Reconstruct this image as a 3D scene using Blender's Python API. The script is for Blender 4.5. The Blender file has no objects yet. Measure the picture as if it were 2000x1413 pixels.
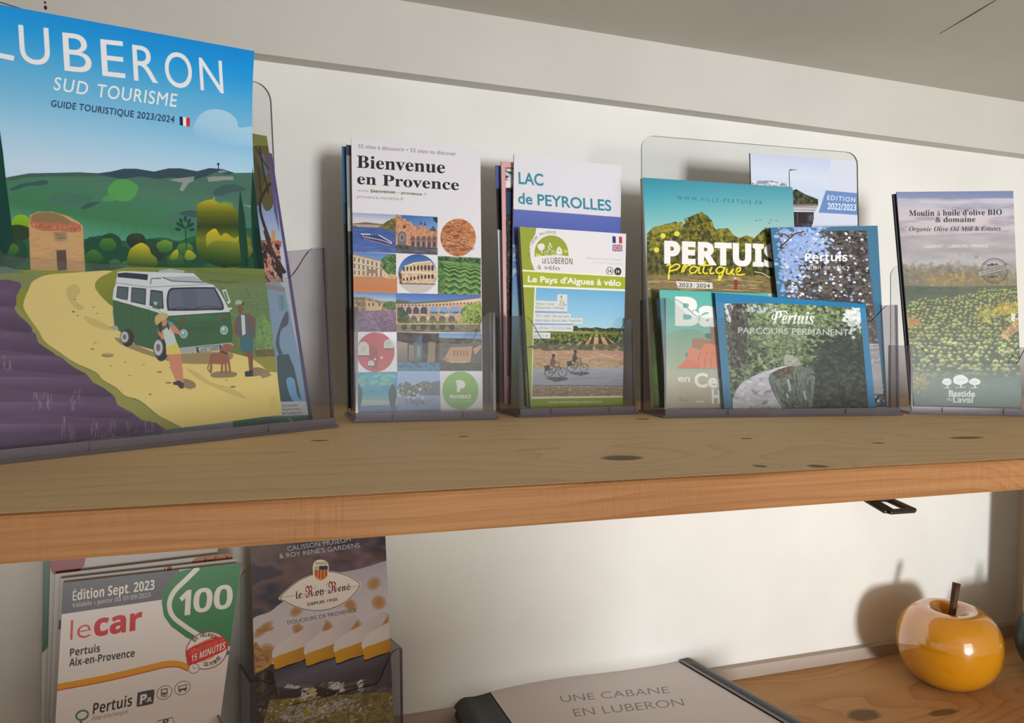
import bpy, bmesh, math, random
import numpy as np
from mathutils import Matrix, Vector

# ------------------------------------------------------------------ camera, world, lights, exposure
FPX, U0, V0 = 1480.0, 1000.0, 706.5
_up = np.array([.016, -1, -51.5 / 1480]); _up /= np.linalg.norm(_up)
_X = np.array([4200, 15.7, 1480.]); _X -= _up * np.dot(_X, _up); _X /= np.linalg.norm(_X)
_Y = np.cross(_up, _X)
RW = np.array([_X, _Y, _up])            # rows: world axes written in camera axes (right, down, forward)
CAM = np.array([0., 0., .070])
sc = bpy.context.scene
COL = sc.collection
cd = bpy.data.cameras.new('camera'); cd.sensor_width = 36; cd.sensor_fit = 'HORIZONTAL'
cd.lens = 36 * FPX / 2000; cd.clip_start = .01
cam = bpy.data.objects.new('camera', cd); COL.objects.link(cam); sc.camera = cam
_r, _u, _b = RW @ np.array([1, 0, 0]), RW @ np.array([0, -1, 0]), RW @ np.array([0, 0, -1])
cam.matrix_world = Matrix(((_r[0], _u[0], _b[0], CAM[0]), (_r[1], _u[1], _b[1], CAM[1]), (_r[2], _u[2], _b[2], CAM[2]), (0, 0, 0, 1)))

w = bpy.data.worlds.new('room_light'); sc.world = w; w.use_nodes = True
w.node_tree.nodes['Background'].inputs[0].default_value = (1.0, .90, .80, 1)
w.node_tree.nodes['Background'].inputs[1].default_value = .33

def area(name, loc, target, sx, sy, power, col, spread=180):
    l = bpy.data.lights.new(name, 'AREA'); l.shape = 'RECTANGLE'; l.size = sx; l.size_y = sy; l.energy = power; l.color = col; l.spread = math.radians(spread)
    o = bpy.data.objects.new(name, l); COL.objects.link(o); o.location = loc
    d = Vector(target) - Vector(loc); o.rotation_euler = d.to_track_quat('-Z', 'Y').to_euler()
    return o
area('window_daylight', (.60, -2.9, -.22), (.66, .74, .04), .46, .50, 5.7, (.97, .99, 1.0), 44)
area('added_fill_right', (.95, -2.4, .20), (.9, .74, 0), 1.6, 1.3, 6.5, (1.0, .98, .95), 120)  # soft fill added to lift the right side, no window known there
sc.view_settings.view_transform = 'Standard'; sc.view_settings.look = 'None'
sc.view_settings.exposure = 0.13; sc.view_settings.gamma = 1.0; sc.view_settings.use_curve_mapping = False
sc.cycles.use_denoising = True
sc.cycles.max_bounces = 10; sc.cycles.transparent_max_bounces = 24; sc.cycles.diffuse_bounces = 4

# ------------------------------------------------------------------ measuring helpers (photo pixel -> point in the room)
def ray(px, py): return RW @ np.array([(px - U0) / FPX, (py - V0) / FPX, 1.])
def onz(px, py, z):
    d = ray(px, py); return CAM + d * ((z - CAM[2]) / d[2])
def ony(px, py, y):
    d = ray(px, py); return CAM + d * (y / d[1])
def projA(P):
    c = (np.asarray(P, float) - CAM) @ RW
    return np.stack([U0 + FPX * c[..., 0] / c[..., 2], V0 + FPX * c[..., 1] / c[..., 2]], -1)

class Frame:                            # a place on the shelf: origin, direction along, direction back
    def __init__(s, p0, p1, z=0., ang=None):
        A = onz(*p0, z); B = onz(*p1, z); s.A = A; s.z0 = z
        u = B - A; s.w = float(np.linalg.norm(u)); u = u / s.w
        s.u = u; s.n = np.array([-u[1], u[0], 0.]); s.k = np.array([0, 0, 1.])
    def at(s, x, y, z):
        x, y, z = np.broadcast_arrays(np.asarray(x, float), np.asarray(y, float), np.asarray(z, float))
        return s.A + x[..., None] * s.u + y[..., None] * s.n + z[..., None] * s.k
    def solve(s, px, py, g):            # local x, z where the pixel's ray meets the surface y = g(z)
        d = ray(px, py); o = CAM - s.A
        oy, dy, oz, dz, ox, dx = o @ s.n, d @ s.n, o[2], d[2], o @ s.u, d @ s.u
        F = lambda t: oy + dy * t - g(oz + dz * t)
        lo, hi = .02, 3.
        t0, t1 = .3, .8
        for _ in range(60):
            f0, f1 = F(t0), F(t1)
            if abs(f1 - f0) < 1e-14: break
            t2 = t1 - f1 * (t1 - t0) / (f1 - f0); t0, t1 = t1, t2
            if abs(t1 - t0) < 1e-10: break
        return ox + dx * t1, oz + dz * t1

# ------------------------------------------------------------------ object helpers
def setp(o, label=None, cat=None, group=None, kind=None):
    if label: o['label'] = label
    if cat: o['category'] = cat
    if group: o['group'] = group
    if kind: o['kind'] = kind
    return o
def empty(name, loc, label, cat, group=None):
    o = bpy.data.objects.new(name, None); COL.objects.link(o); o.location = Vector(loc); o.empty_display_size = .02
    return setp(o, label, cat, group)
def mesh_obj(name, verts, faces, mats, parent=None, fm=None, uvs=None, smooth=False):
    me = bpy.data.meshes.new(name); verts = np.asarray(verts, float)
    if parent is not None: verts = verts - np.array(parent.location)
    me.from_pydata([tuple(v) for v in verts], [], [tuple(f) for f in faces])
    for m in (mats if isinstance(mats, (list, tuple)) else [mats]): me.materials.append(m)
    if fm is not None: me.polygons.foreach_set('material_index', np.asarray(fm, dtype=np.int32))
    if uvs is not None:
        l = me.uv_layers.new(name='UVMap'); l.data.foreach_set('uv', np.asarray(uvs, dtype=np.float32).ravel())
    if smooth: me.polygons.foreach_set('use_smooth', [True] * len(me.polygons))
    me.update()
    o = bpy.data.objects.new(name, me); COL.objects.link(o)
    if parent is not None: o.parent = parent
    return o
def box(name, p0, p1, mat, parent=None, bevel=0.):
    x0, y0, z0 = p0; x1, y1, z1 = p1
    v = [(x0, y0, z0), (x1, y0, z0), (x1, y1, z0), (x0, y1, z0), (x0, y0, z1), (x1, y0, z1), (x1, y1, z1), (x0, y1, z1)]
    f = [(3, 2, 1, 0), (4, 5, 6, 7), (0, 1, 5, 4), (1, 2, 6, 5), (2, 3, 7, 6), (3, 0, 4, 7)]
    o = mesh_obj(name, v, f, mat, parent)
    if bevel:
        b = o.modifiers.new('bevel', 'BEVEL'); b.width = bevel; b.segments = 3; b.limit_method = 'ANGLE'
    return o
def extrude_outline(name, pts3, off, mats, parent=None):   # pts3: closed loop of points; off: thickness vector; mats: [face, edge]
    pts3 = np.asarray(pts3, float); n = len(pts3)
    v = np.vstack([pts3, pts3 + off])
    f = [tuple(range(n)), tuple(range(2 * n - 1, n - 1, -1))]; fm = [0, 0]
    for i in range(n):
        j = (i + 1) % n; f.append((j, i, i + n, j + n)); fm.append(len(mats) - 1)
    return mesh_obj(name, v, f, mats, parent, fm)
def arc(cx, cy, r, a0, a1, n=6):
    return [(cx + r * math.cos(math.radians(a0 + (a1 - a0) * i / n)), cy + r * math.sin(math.radians(a0 + (a1 - a0) * i / n))) for i in range(n + 1)]
def tube(name, pts, rad, mat, parent=None, seg=10, cap=True):
    pts = [np.asarray(p, float) for p in pts]; rad = rad if isinstance(rad, (list, tuple)) else [rad] * len(pts)
    V, Fc = [], []
    for i, p in enumerate(pts):
        t = pts[min(i + 1, len(pts) - 1)] - pts[max(i - 1, 0)]; t /= np.linalg.norm(t)
        a = np.cross(t, [0, 0, 1.] if abs(t[2]) < .9 else [1., 0, 0]); a /= np.linalg.norm(a); b = np.cross(t, a)
        for k in range(seg):
            th = 2 * math.pi * k / seg; V.append(p + rad[i] * (math.cos(th) * a + math.sin(th) * b))
    for i in range(len(pts) - 1):
        for k in range(seg):
            k2 = (k + 1) % seg; Fc.append((i * seg + k, i * seg + k2, (i + 1) * seg + k2, (i + 1) * seg + k))
    if cap: Fc += [tuple(range(seg - 1, -1, -1)), tuple((len(pts) - 1) * seg + k for k in range(seg))]
    return mesh_obj(name, V, Fc, mat, parent, smooth=True)

# ------------------------------------------------------------------ print engine: draws flat artwork into an image in memory
def s2l(c): return np.where(c <= .04045, c / 12.92, ((c + .055) / 1.055) ** 2.4)
def l2s(c): return np.where(c <= .0031308, c * 12.92, 1.055 * np.maximum(c, 1e-9) ** (1 / 2.4) - .055)
def C3(c): return np.array(c, np.float32) / 255.
_tc = {}
def uni(s, style):
    base = {'serifb': (0x1D400, 0x1D41A), 'serifbi': (0x1D468, 0x1D482), 'script': (0x1D4D0, 0x1D4EA), 'frak': (0x1D56C, 0x1D586),
            'sansb': (0x1D5D4, 0x1D5EE), 'sans': (0x1D5A0, 0x1D5BA), 'sansi': (0x1D608, 0x1D622)}.get(style)
    dg = {'serifb': 0x1D7CE, 'sansb': 0x1D7EC, 'sans': 0x1D7E2}.get(style)
    if not base: return s
    r = ''
    for c in s:
        if 'A' <= c <= 'Z': r += chr(base[0] + ord(c) - 65)
        elif 'a' <= c <= 'z': r += chr(base[1] + ord(c) - 97)
        elif dg and '0' <= c <= '9': r += chr(dg + ord(c) - 48)
        else: r += c
    return r
def glyphs(body, style='', off=0., track=1.):
    key = (body, style, off, track)
    if key in _tc: return _tc[key]
    c = bpy.data.curves.new('t', 'FONT'); c.body = uni(body, style); c.offset = off; c.resolution_u = 6; c.space_character = track
    o = bpy.data.objects.new('t', c); m = o.to_mesh()
    v = np.array([p.co[:2] for p in m.vertices], np.float64).reshape(-1, 2)
    cnt = {}
    for p in m.polygons:
        for e in p.edge_keys: cnt[e] = cnt.get(e, 0) + 1
    E = np.array([e for e, k in cnt.items() if k == 1], int).reshape(-1, 2)
    o.to_mesh_clear(); bpy.data.objects.remove(o); bpy.data.curves.remove(c)
    _tc[key] = (v, E); return _tc[key]
def smooth(pts, n=6, closed=True):
    P = np.array(pts, float); N = len(P); out = []
    for i in range(N if closed else N - 1):
        if closed: p = [P[(i + k) % N] for k in (-1, 0, 1, 2)]
        else: p = [P[min(max(i + k, 0), N - 1)] for k in (-1, 0, 1, 2)]
        for t in np.arange(n) / n:
            out.append(.5 * (2 * p[1] + (p[2] - p[0]) * t + (2 * p[0] - 5 * p[1] + 4 * p[2] - p[3]) * t * t + (3 * p[1] - p[0] - 3 * p[2] + p[3]) * t ** 3))
    if not closed: out.append(P[-1])
    return np.array(out)
def vnoise(h, wd, cell, seed, oct=3):
    rg = np.random.RandomState(seed); out = np.zeros((h, wd), np.float32); amp = 1.; tot = 0
    cx, cy = cell if isinstance(cell, (tuple, list)) else (cell, cell)
    for _ in range(oct):
        gh, gw = int(h / cy) + 3, int(wd / cx) + 3
        g = rg.rand(gh, gw).astype(np.float32)
        y = np.arange(h) / cy; x = np.arange(wd) / cx; yi = y.astype(int); xi = x.astype(int)
        fy = (y - yi)[:, None]; fx = (x - xi)[None]; fy = fy * fy * (3 - 2 * fy); fx = fx * fx * (3 - 2 * fx)
        a = g[yi][:, xi]; b = g[yi][:, xi + 1]; c = g[yi + 1][:, xi]; d = g[yi + 1][:, xi + 1]
        out += amp * ((a * (1 - fx) + b * fx) * (1 - fy) + (c * (1 - fx) + d * fx) * fy); tot += amp
        amp *= .55; cx = max(cx / 2, 1.); cy = max(cy / 2, 1.)
    out /= tot
    return np.clip((out - .5) * 1.9 + .5, 0, 1)

class Art:
    SS = 2
    def __init__(s, name, S, W, H, base=(235, 233, 235), seed=1):
        s.name = name; s.S = S; s.W = W * s.SS; s.H = H * s.SS; s.c = np.empty((s.H, s.W, 3), np.float32); s.c[:] = C3(base)
        s.T = (0., 0., 1.); s.rg = random.Random(seed); s.seed = seed
        p = projA(S(np.array([0., 1.]), np.array([.5, .5]))); s.ppx = s.W / max(np.linalg.norm(p[1] - p[0]), 1)   # canvas pixels per photo pixel
    def view(s, x0, y0, k): s.T = (x0, y0, k); return s
    def map(s, pts):
        P = np.array(pts, float).reshape(-1, 2) / s.T[2] + np.array(s.T[:2])
        uv = np.full_like(P, .5); e = 1e-3
        for _ in range(9):
            a = projA(s.S(uv[:, 0], uv[:, 1])); b = projA(s.S(uv[:, 0] + e, uv[:, 1])); c = projA(s.S(uv[:, 0], uv[:, 1] + e))
            Ju, Jv = (b - a) / e, (c - a) / e; r = P - a; det = Ju[:, 0] * Jv[:, 1] - Ju[:, 1] * Jv[:, 0]
            uv[:, 0] += np.clip((r[:, 0] * Jv[:, 1] - r[:, 1] * Jv[:, 0]) / det, -.6, .6)
            uv[:, 1] += np.clip((Ju[:, 0] * r[:, 1] - Ju[:, 1] * r[:, 0]) / det, -.6, .6)
        return uv * np.array([s.W, s.H])
    def _edges(s, A, B):                # even-odd fill from edge list in canvas coordinates
        allp = np.vstack([A, B]); x0 = int(max(0, np.floor(allp[:, 0].min()) - 1)); x1 = int(min(s.W, np.ceil(allp[:, 0].max()) + 1))
        y0 = int(max(0, np.floor(allp[:, 1].min()) - 1)); y1 = int(min(s.H, np.ceil(allp[:, 1].max()) + 1))
        if x1 <= x0 or y1 <= y0: return None
        h, wd = y1 - y0, x1 - x0; arr = np.zeros((h, wd + 1), np.int8)
        for (ax, ay), (bx, by) in zip(A, B):
            if ay == by: continue
            if ay > by: ax, ay, bx, by = bx, by, ax, ay
            r0 = max(int(math.ceil(ay - .5)), y0); r1 = min(int(math.ceil(by - .5)), y1)
            if r1 <= r0: continue
            r = np.arange(r0, r1); x = ax + (r + .5 - ay) * (bx - ax) / (by - ay)
            cI = np.clip(np.ceil(x - .5).astype(int) - x0, 0, wd); arr[r - y0, cI] ^= 1
        return (np.cumsum(arr, axis=1)[:, :wd] & 1).astype(bool), (x0, y0, x1, y1)
    def _mask(s, pts):
        q = s.map(pts); return s._edges(q, np.roll(q, -1, axis=0))
    def _put(s, mk, col, a=1.):
        if mk is None: return
        m, (x0, y0, x1, y1) = mk; reg = s.c[y0:y1, x0:x1]
        col = np.asarray(col, np.float32)
        if col.ndim == 1: reg[m] = reg[m] * (1 - a) + col * a
        else: 
            aa = a[m][:, None] if isinstance(a, np.ndarray) else a
            reg[m] = reg[m] * (1 - aa) + col[m] * aa
    def poly(s, pts, col, a=1., sm=0):
        if sm: pts = smooth(pts, sm)
        s._put(s._mask(pts), C3(col), a)
    def grad(s, pts, p, q, cols, a=1., sm=0):     # gradient from point p to point q
        if sm: pts = smooth(pts, sm)
        mk = s._mask(pts)
        if mk is None: return
        (px, py), (qx, qy) = s.map([p, q]); m, (x0, y0, x1, y1) = mk
        X, Y = np.meshgrid(np.arange(x0, x1), np.arange(y0, y1)); d2 = (qx - px) ** 2 + (qy - py) ** 2
        t = np.clip(((X - px) * (qx - px) + (Y - py) * (qy - py)) / d2, 0, 1)
        xs = np.linspace(0, 1, len(cols)); cc = np.array([C3(c) for c in cols])
        s._put(mk, np.stack([np.interp(t, xs, cc[:, k]) for k in range(3)], -1), a)
    def tex(s, pts, cols, cell, oct=3, a=1., sm=0, seed=None):   # mottled fill: palette looked up by noise; cell in photo px
        if sm: pts = smooth(pts, sm)
        mk = s._mask(pts)
        if mk is None: return
        m, (x0, y0, x1, y1) = mk; s.seed += 7
        cell = cell if isinstance(cell, (tuple, list)) else (cell, cell)
        t = vnoise(y1 - y0, x1 - x0, (cell[0] * s.ppx, cell[1] * s.ppx), seed or s.seed, oct)
        xs = np.linspace(.12, .88, len(cols)); cc = np.array([C3(c) for c in cols])
        s._put(mk, np.stack([np.interp(t, xs, cc[:, k]) for k in range(3)], -1), a)
    def ell(s, cx, cy, rx, ry, col, a=1., rot=0., n=24):
        t = np.arange(n) * 2 * math.pi / n; c, q = math.cos(math.radians(rot)), math.sin(math.radians(rot))
        x, y = rx * np.cos(t), ry * np.sin(t); s.poly(np.stack([cx + x * c - y * q, cy + x * q + y * c], 1), col, a)
    def blob(s, cx, cy, r, col, a=1., k=.25, n=10, ry=None):
        ry = ry or r; t = np.arange(n) * 2 * math.pi / n
        rr = [1 + s.rg.uniform(-k, k) for _ in range(n)]
        s.poly([(cx + r * rr[i] * math.cos(t[i]), cy + ry * rr[i] * math.sin(t[i])) for i in range(n)], col, a, sm=3)
    def line(s, pts, wd, col, a=1., sm=0, closed=False):
        P = smooth(pts, sm, closed) if sm else np.array(pts, float)
        if closed: P = np.vstack([P, P[:1]])
        L, Rr = [], []
        for i in range(len(P)):
            t = P[min(i + 1, len(P) - 1)] - P[max(i - 1, 0)]; n = np.array([-t[1], t[0]]) / (np.hypot(*t) + 1e-9)
            ww = wd[0] + (wd[1] - wd[0]) * i / (len(P) - 1) if isinstance(wd, (tuple, list)) else wd
            L.append(P[i] + n * ww / 2); Rr.append(P[i] - n * ww / 2)
        if closed:
            q1, q2 = s.map(L), s.map(Rr); A = np.vstack([q1[:-1], q2[:-1]]); B = np.vstack([q1[1:], q2[1:]]); s._put(s._edges(A, B), C3(col), a)
        else: s.poly(L + Rr[::-1], col, a)
    def dots(s, pts, n, r, cols, a=1., asp=1., rot=0, jit=.5, sides=7):  # n small leaf-like patches inside the polygon
        mk = s._mask(pts)
        if mk is None: return
        m, (x0, y0, x1, y1) = mk; ys, xs = np.nonzero(m)
        if len(ys) == 0: return
        rg = np.random.RandomState(s.seed); s.seed += 3; R = r * s.ppx / s.T[2] if False else r * s.ppx
        for i in rg.randint(0, len(ys), n):
            rr = R * (1 + jit * (rg.rand() * 2 - 1)); ra, rb = rr * asp, rr
            cx, cy = xs[i] + x0, ys[i] + y0; k = int(max(ra, rb)) + 1
            Y, X = np.mgrid[max(cy - k, 0):min(cy + k + 1, s.H), max(cx - k, 0):min(cx + k + 1, s.W)]
            th = math.radians(rot + rg.uniform(-40, 40)); dx = (X - cx) * math.cos(th) + (Y - cy) * math.sin(th); dy = -(X - cx) * math.sin(th) + (Y - cy) * math.cos(th)
            q = ((dx / ra) ** 2 + (dy / rb) ** 2 < 1)
            q &= m[np.clip(Y - y0, 0, y1 - y0 - 1), np.clip(X - x0, 0, x1 - x0 - 1)]
            col = C3(cols[rg.randint(len(cols))]) * (1 + .12 * (rg.rand() - .5))
            reg = s.c[max(cy - k, 0):min(cy + k + 1, s.H), max(cx - k, 0):min(cx + k + 1, s.W)]
            reg[q] = reg[q] * (1 - a) + col * a
    def scatter(s, cx, cy, sx, sy, n, r, cols, a=1., asp=1., rot=0, jit=.5):   # leaf-like patches in a soft-edged cloud
        rg = np.random.RandomState(s.seed); s.seed += 3; R = r * s.ppx
        q = s.map(np.stack([rg.normal(cx, sx, n), rg.normal(cy, sy, n)], 1))
        for X0, Y0 in q:
            rr = R * (1 + jit * (rg.rand() * 2 - 1)); ra, rb = rr * asp, rr; k = int(max(ra, rb)) + 1; X0, Y0 = int(X0), int(Y0)
            if not (-k < X0 < s.W + k and -k < Y0 < s.H + k): continue
            y0, y1, x0, x1 = max(Y0 - k, 0), min(Y0 + k + 1, s.H), max(X0 - k, 0), min(X0 + k + 1, s.W)
            if y1 <= y0 or x1 <= x0: continue
            Y, X = np.ogrid[y0:y1, x0:x1]; th = math.radians(rot + rg.uniform(-40, 40)); dx = (X - X0) * math.cos(th) + (Y - Y0) * math.sin(th); dy = -(X - X0) * math.sin(th) + (Y - Y0) * math.cos(th)
            m = ((dx / ra) ** 2 + (dy / rb) ** 2 < 1); reg = s.c[y0:y1, x0:x1]; reg[m] = reg[m] * (1 - a) + C3(cols[rg.randint(len(cols))]) * (1 + .12 * (rg.rand() - .5)) * a
    def text(s, body, p0, p1, h, col, style='', off=0., a=1., up=None, track=1., outline=None):
        v, E = glyphs(body, style, off, track)
        if len(E) == 0: return
        H0 = glyphs('H', style if style != 'sansi' else 'sans', 0.)[0]; ch = H0[:, 1].max()
        xmin, xmax = v[:, 0].min(), v[:, 0].max()
        p0 = np.array(p0, float); p1 = np.array(p1, float); d = p1 - p0
        if up is None: up = np.array([d[1], -d[0]]) / np.hypot(*d)
        else: up = np.array(up, float) / np.hypot(*up)
        q = p0 + ((v[:, :1] - xmin) / (xmax - xmin)) * d + (v[:, 1:] / ch * h) * up
        qq = s.map(q); mk = s._edges(qq[E[:, 0]], qq[E[:, 1]]); s._put(mk, C3(col), a)
    def arctext(s, body, cx, cy, r, a0, a1, h, col, style='sans', off=0., inside=False, a=1.):
        n = len(body)
        for i, chx in enumerate(body):
            if chx == ' ': continue
            th = math.radians(a0 + (a1 - a0) * (i + .5) / n); sg = -1 if inside else 1
            px, py = cx + r * math.cos(th), cy + r * math.sin(th); tx, ty = -math.sin(th) * sg, math.cos(th) * sg
            wch = h * (.35 if chx in 'IiLl.' else .75)
            ux_, uy_ = (math.cos(th), math.sin(th)) if not inside else (-math.cos(th), -math.sin(th))
            s.text(chx, (px - tx * wch / 2, py - ty * wch / 2), (px + tx * wch / 2, py + ty * wch / 2), h, col, style, off, a, up=(ux_, uy_))
    def image(s, k=1.):
        c = s.c.reshape(s.H // s.SS, s.SS, s.W // s.SS, s.SS, 3)
        lin = s2l(np.clip(c, 0, 1)).mean(axis=(1, 3)) * k
        out = np.ones((s.H // s.SS, s.W // s.SS, 4), np.float32); out[..., :3] = np.clip(l2s(np.clip(lin, 0, 1)), 0, 1)
        im = bpy.data.images.new(s.name, s.W // s.SS, s.H // s.SS); im.pixels.foreach_set(out[::-1].ravel()); im.update(); im.pack()
        s.c = None
        return im

# ------------------------------------------------------------------ materials
def mat(name, col, rough=.5, spec=.5, metal=0., coat=0.):
    m = bpy.data.materials.new(name); m.use_nodes = True; b = m.node_tree.nodes['Principled BSDF']
    c = s2l(C3(col)); b.inputs['Base Color'].default_value = (*[float(x) for x in c], 1); b.inputs['Roughness'].default_value = rough
    b.inputs['Specular IOR Level'].default_value = spec; b.inputs['Metallic'].default_value = metal
    b.inputs['Coat Weight'].default_value = coat; b.inputs['Coat Roughness'].default_value = .03
    return m
def noisy(name, c0, c1, scale, rough=.8, bump=.0, bscale=None, spec=.3, stretch=(1, 1, 1)):
    m = mat(name, c0, rough, spec); nt = m.node_tree; N = nt.nodes; L = nt.links; b = N['Principled BSDF']
    tc = N.new('ShaderNodeTexCoord'); mp = N.new('ShaderNodeMapping'); mp.inputs['Scale'].default_value = stretch
    L.new(tc.outputs['Object'], mp.inputs[0])
    n = N.new('ShaderNodeTexNoise'); n.inputs['Scale'].default_value = scale; n.inputs['Detail'].default_value = 5; L.new(mp.outputs[0], n.inputs[0])
    r = N.new('ShaderNodeValToRGB'); r.color_ramp.elements[0].position = .35; r.color_ramp.elements[1].position = .65
    for e, c in zip(r.color_ramp.elements, (c0, c1)): e.color = (*[float(x) for x in s2l(C3(c))], 1)
    L.new(n.outputs[0], r.inputs[0]); L.new(r.outputs[0], b.inputs['Base Color'])
    if bump:
        n2 = N.new('ShaderNodeTexNoise'); n2.inputs['Scale'].default_value = bscale or scale * 10; n2.inputs['Detail'].default_value = 3; L.new(mp.outputs[0], n2.inputs[0])
        bp = N.new('ShaderNodeBump'); bp.inputs['Strength'].default_value = bump; bp.inputs['Distance'].default_value = .001; L.new(n2.outputs[0], bp.inputs['Height']); L.new(bp.outputs[0], b.inputs['Normal'])
    return m
def print_mat(name, im, rough=.35, spec=.4):
    m = bpy.data.materials.new(name); m.use_nodes = True; nt = m.node_tree; b = nt.nodes['Principled BSDF']
    t = nt.nodes.new('ShaderNodeTexImage'); t.image = im; t.extension = 'EXTEND'; nt.links.new(t.outputs[0], b.inputs['Base Color'])
    b.inputs['Roughness'].default_value = rough; b.inputs['Specular IOR Level'].default_value = spec
    return m
def acrylic(name, tint, haze, base_r=.04, rough=.04, hz=(225, 228, 228)):
    m = bpy.data.materials.new(name); m.use_nodes = True; nt = m.node_tree; N = nt.nodes; L = nt.links; N.clear()
    out = N.new('ShaderNodeOutputMaterial'); tr = N.new('ShaderNodeBsdfTransparent'); tr.inputs[0].default_value = (*[float(x) for x in s2l(C3(tint))], 1)
    gl = N.new('ShaderNodeBsdfGlossy'); gl.inputs['Roughness'].default_value = rough; gl.inputs[0].default_value = (1, 1, 1, 1)
    df = N.new('ShaderNodeBsdfDiffuse'); df.inputs[0].default_value = (*[float(x) for x in s2l(C3(hz))], 1)
    lw = N.new('ShaderNodeLayerWeight'); lw.inputs[0].default_value = .5
    pw = N.new('ShaderNodeMath'); pw.operation = 'POWER'; pw.inputs[1].default_value = 5; L.new(lw.outputs['Facing'], pw.inputs[0])
    ma = N.new('ShaderNodeMath'); ma.operation = 'MULTIPLY_ADD'; ma.inputs[1].default_value = .8; ma.inputs[2].default_value = base_r; L.new(pw.outputs[0], ma.inputs[0])
    m1 = N.new('ShaderNodeMixShader'); m1.inputs[0].default_value = haze; L.new(tr.outputs[0], m1.inputs[1]); L.new(df.outputs[0], m1.inputs[2])
    m2 = N.new('ShaderNodeMixShader'); L.new(ma.outputs[0], m2.inputs[0]); L.new(m1.outputs[0], m2.inputs[1]); L.new(gl.outputs[0], m2.inputs[2])
    L.new(m2.outputs[0], out.inputs[0]); return m
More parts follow.
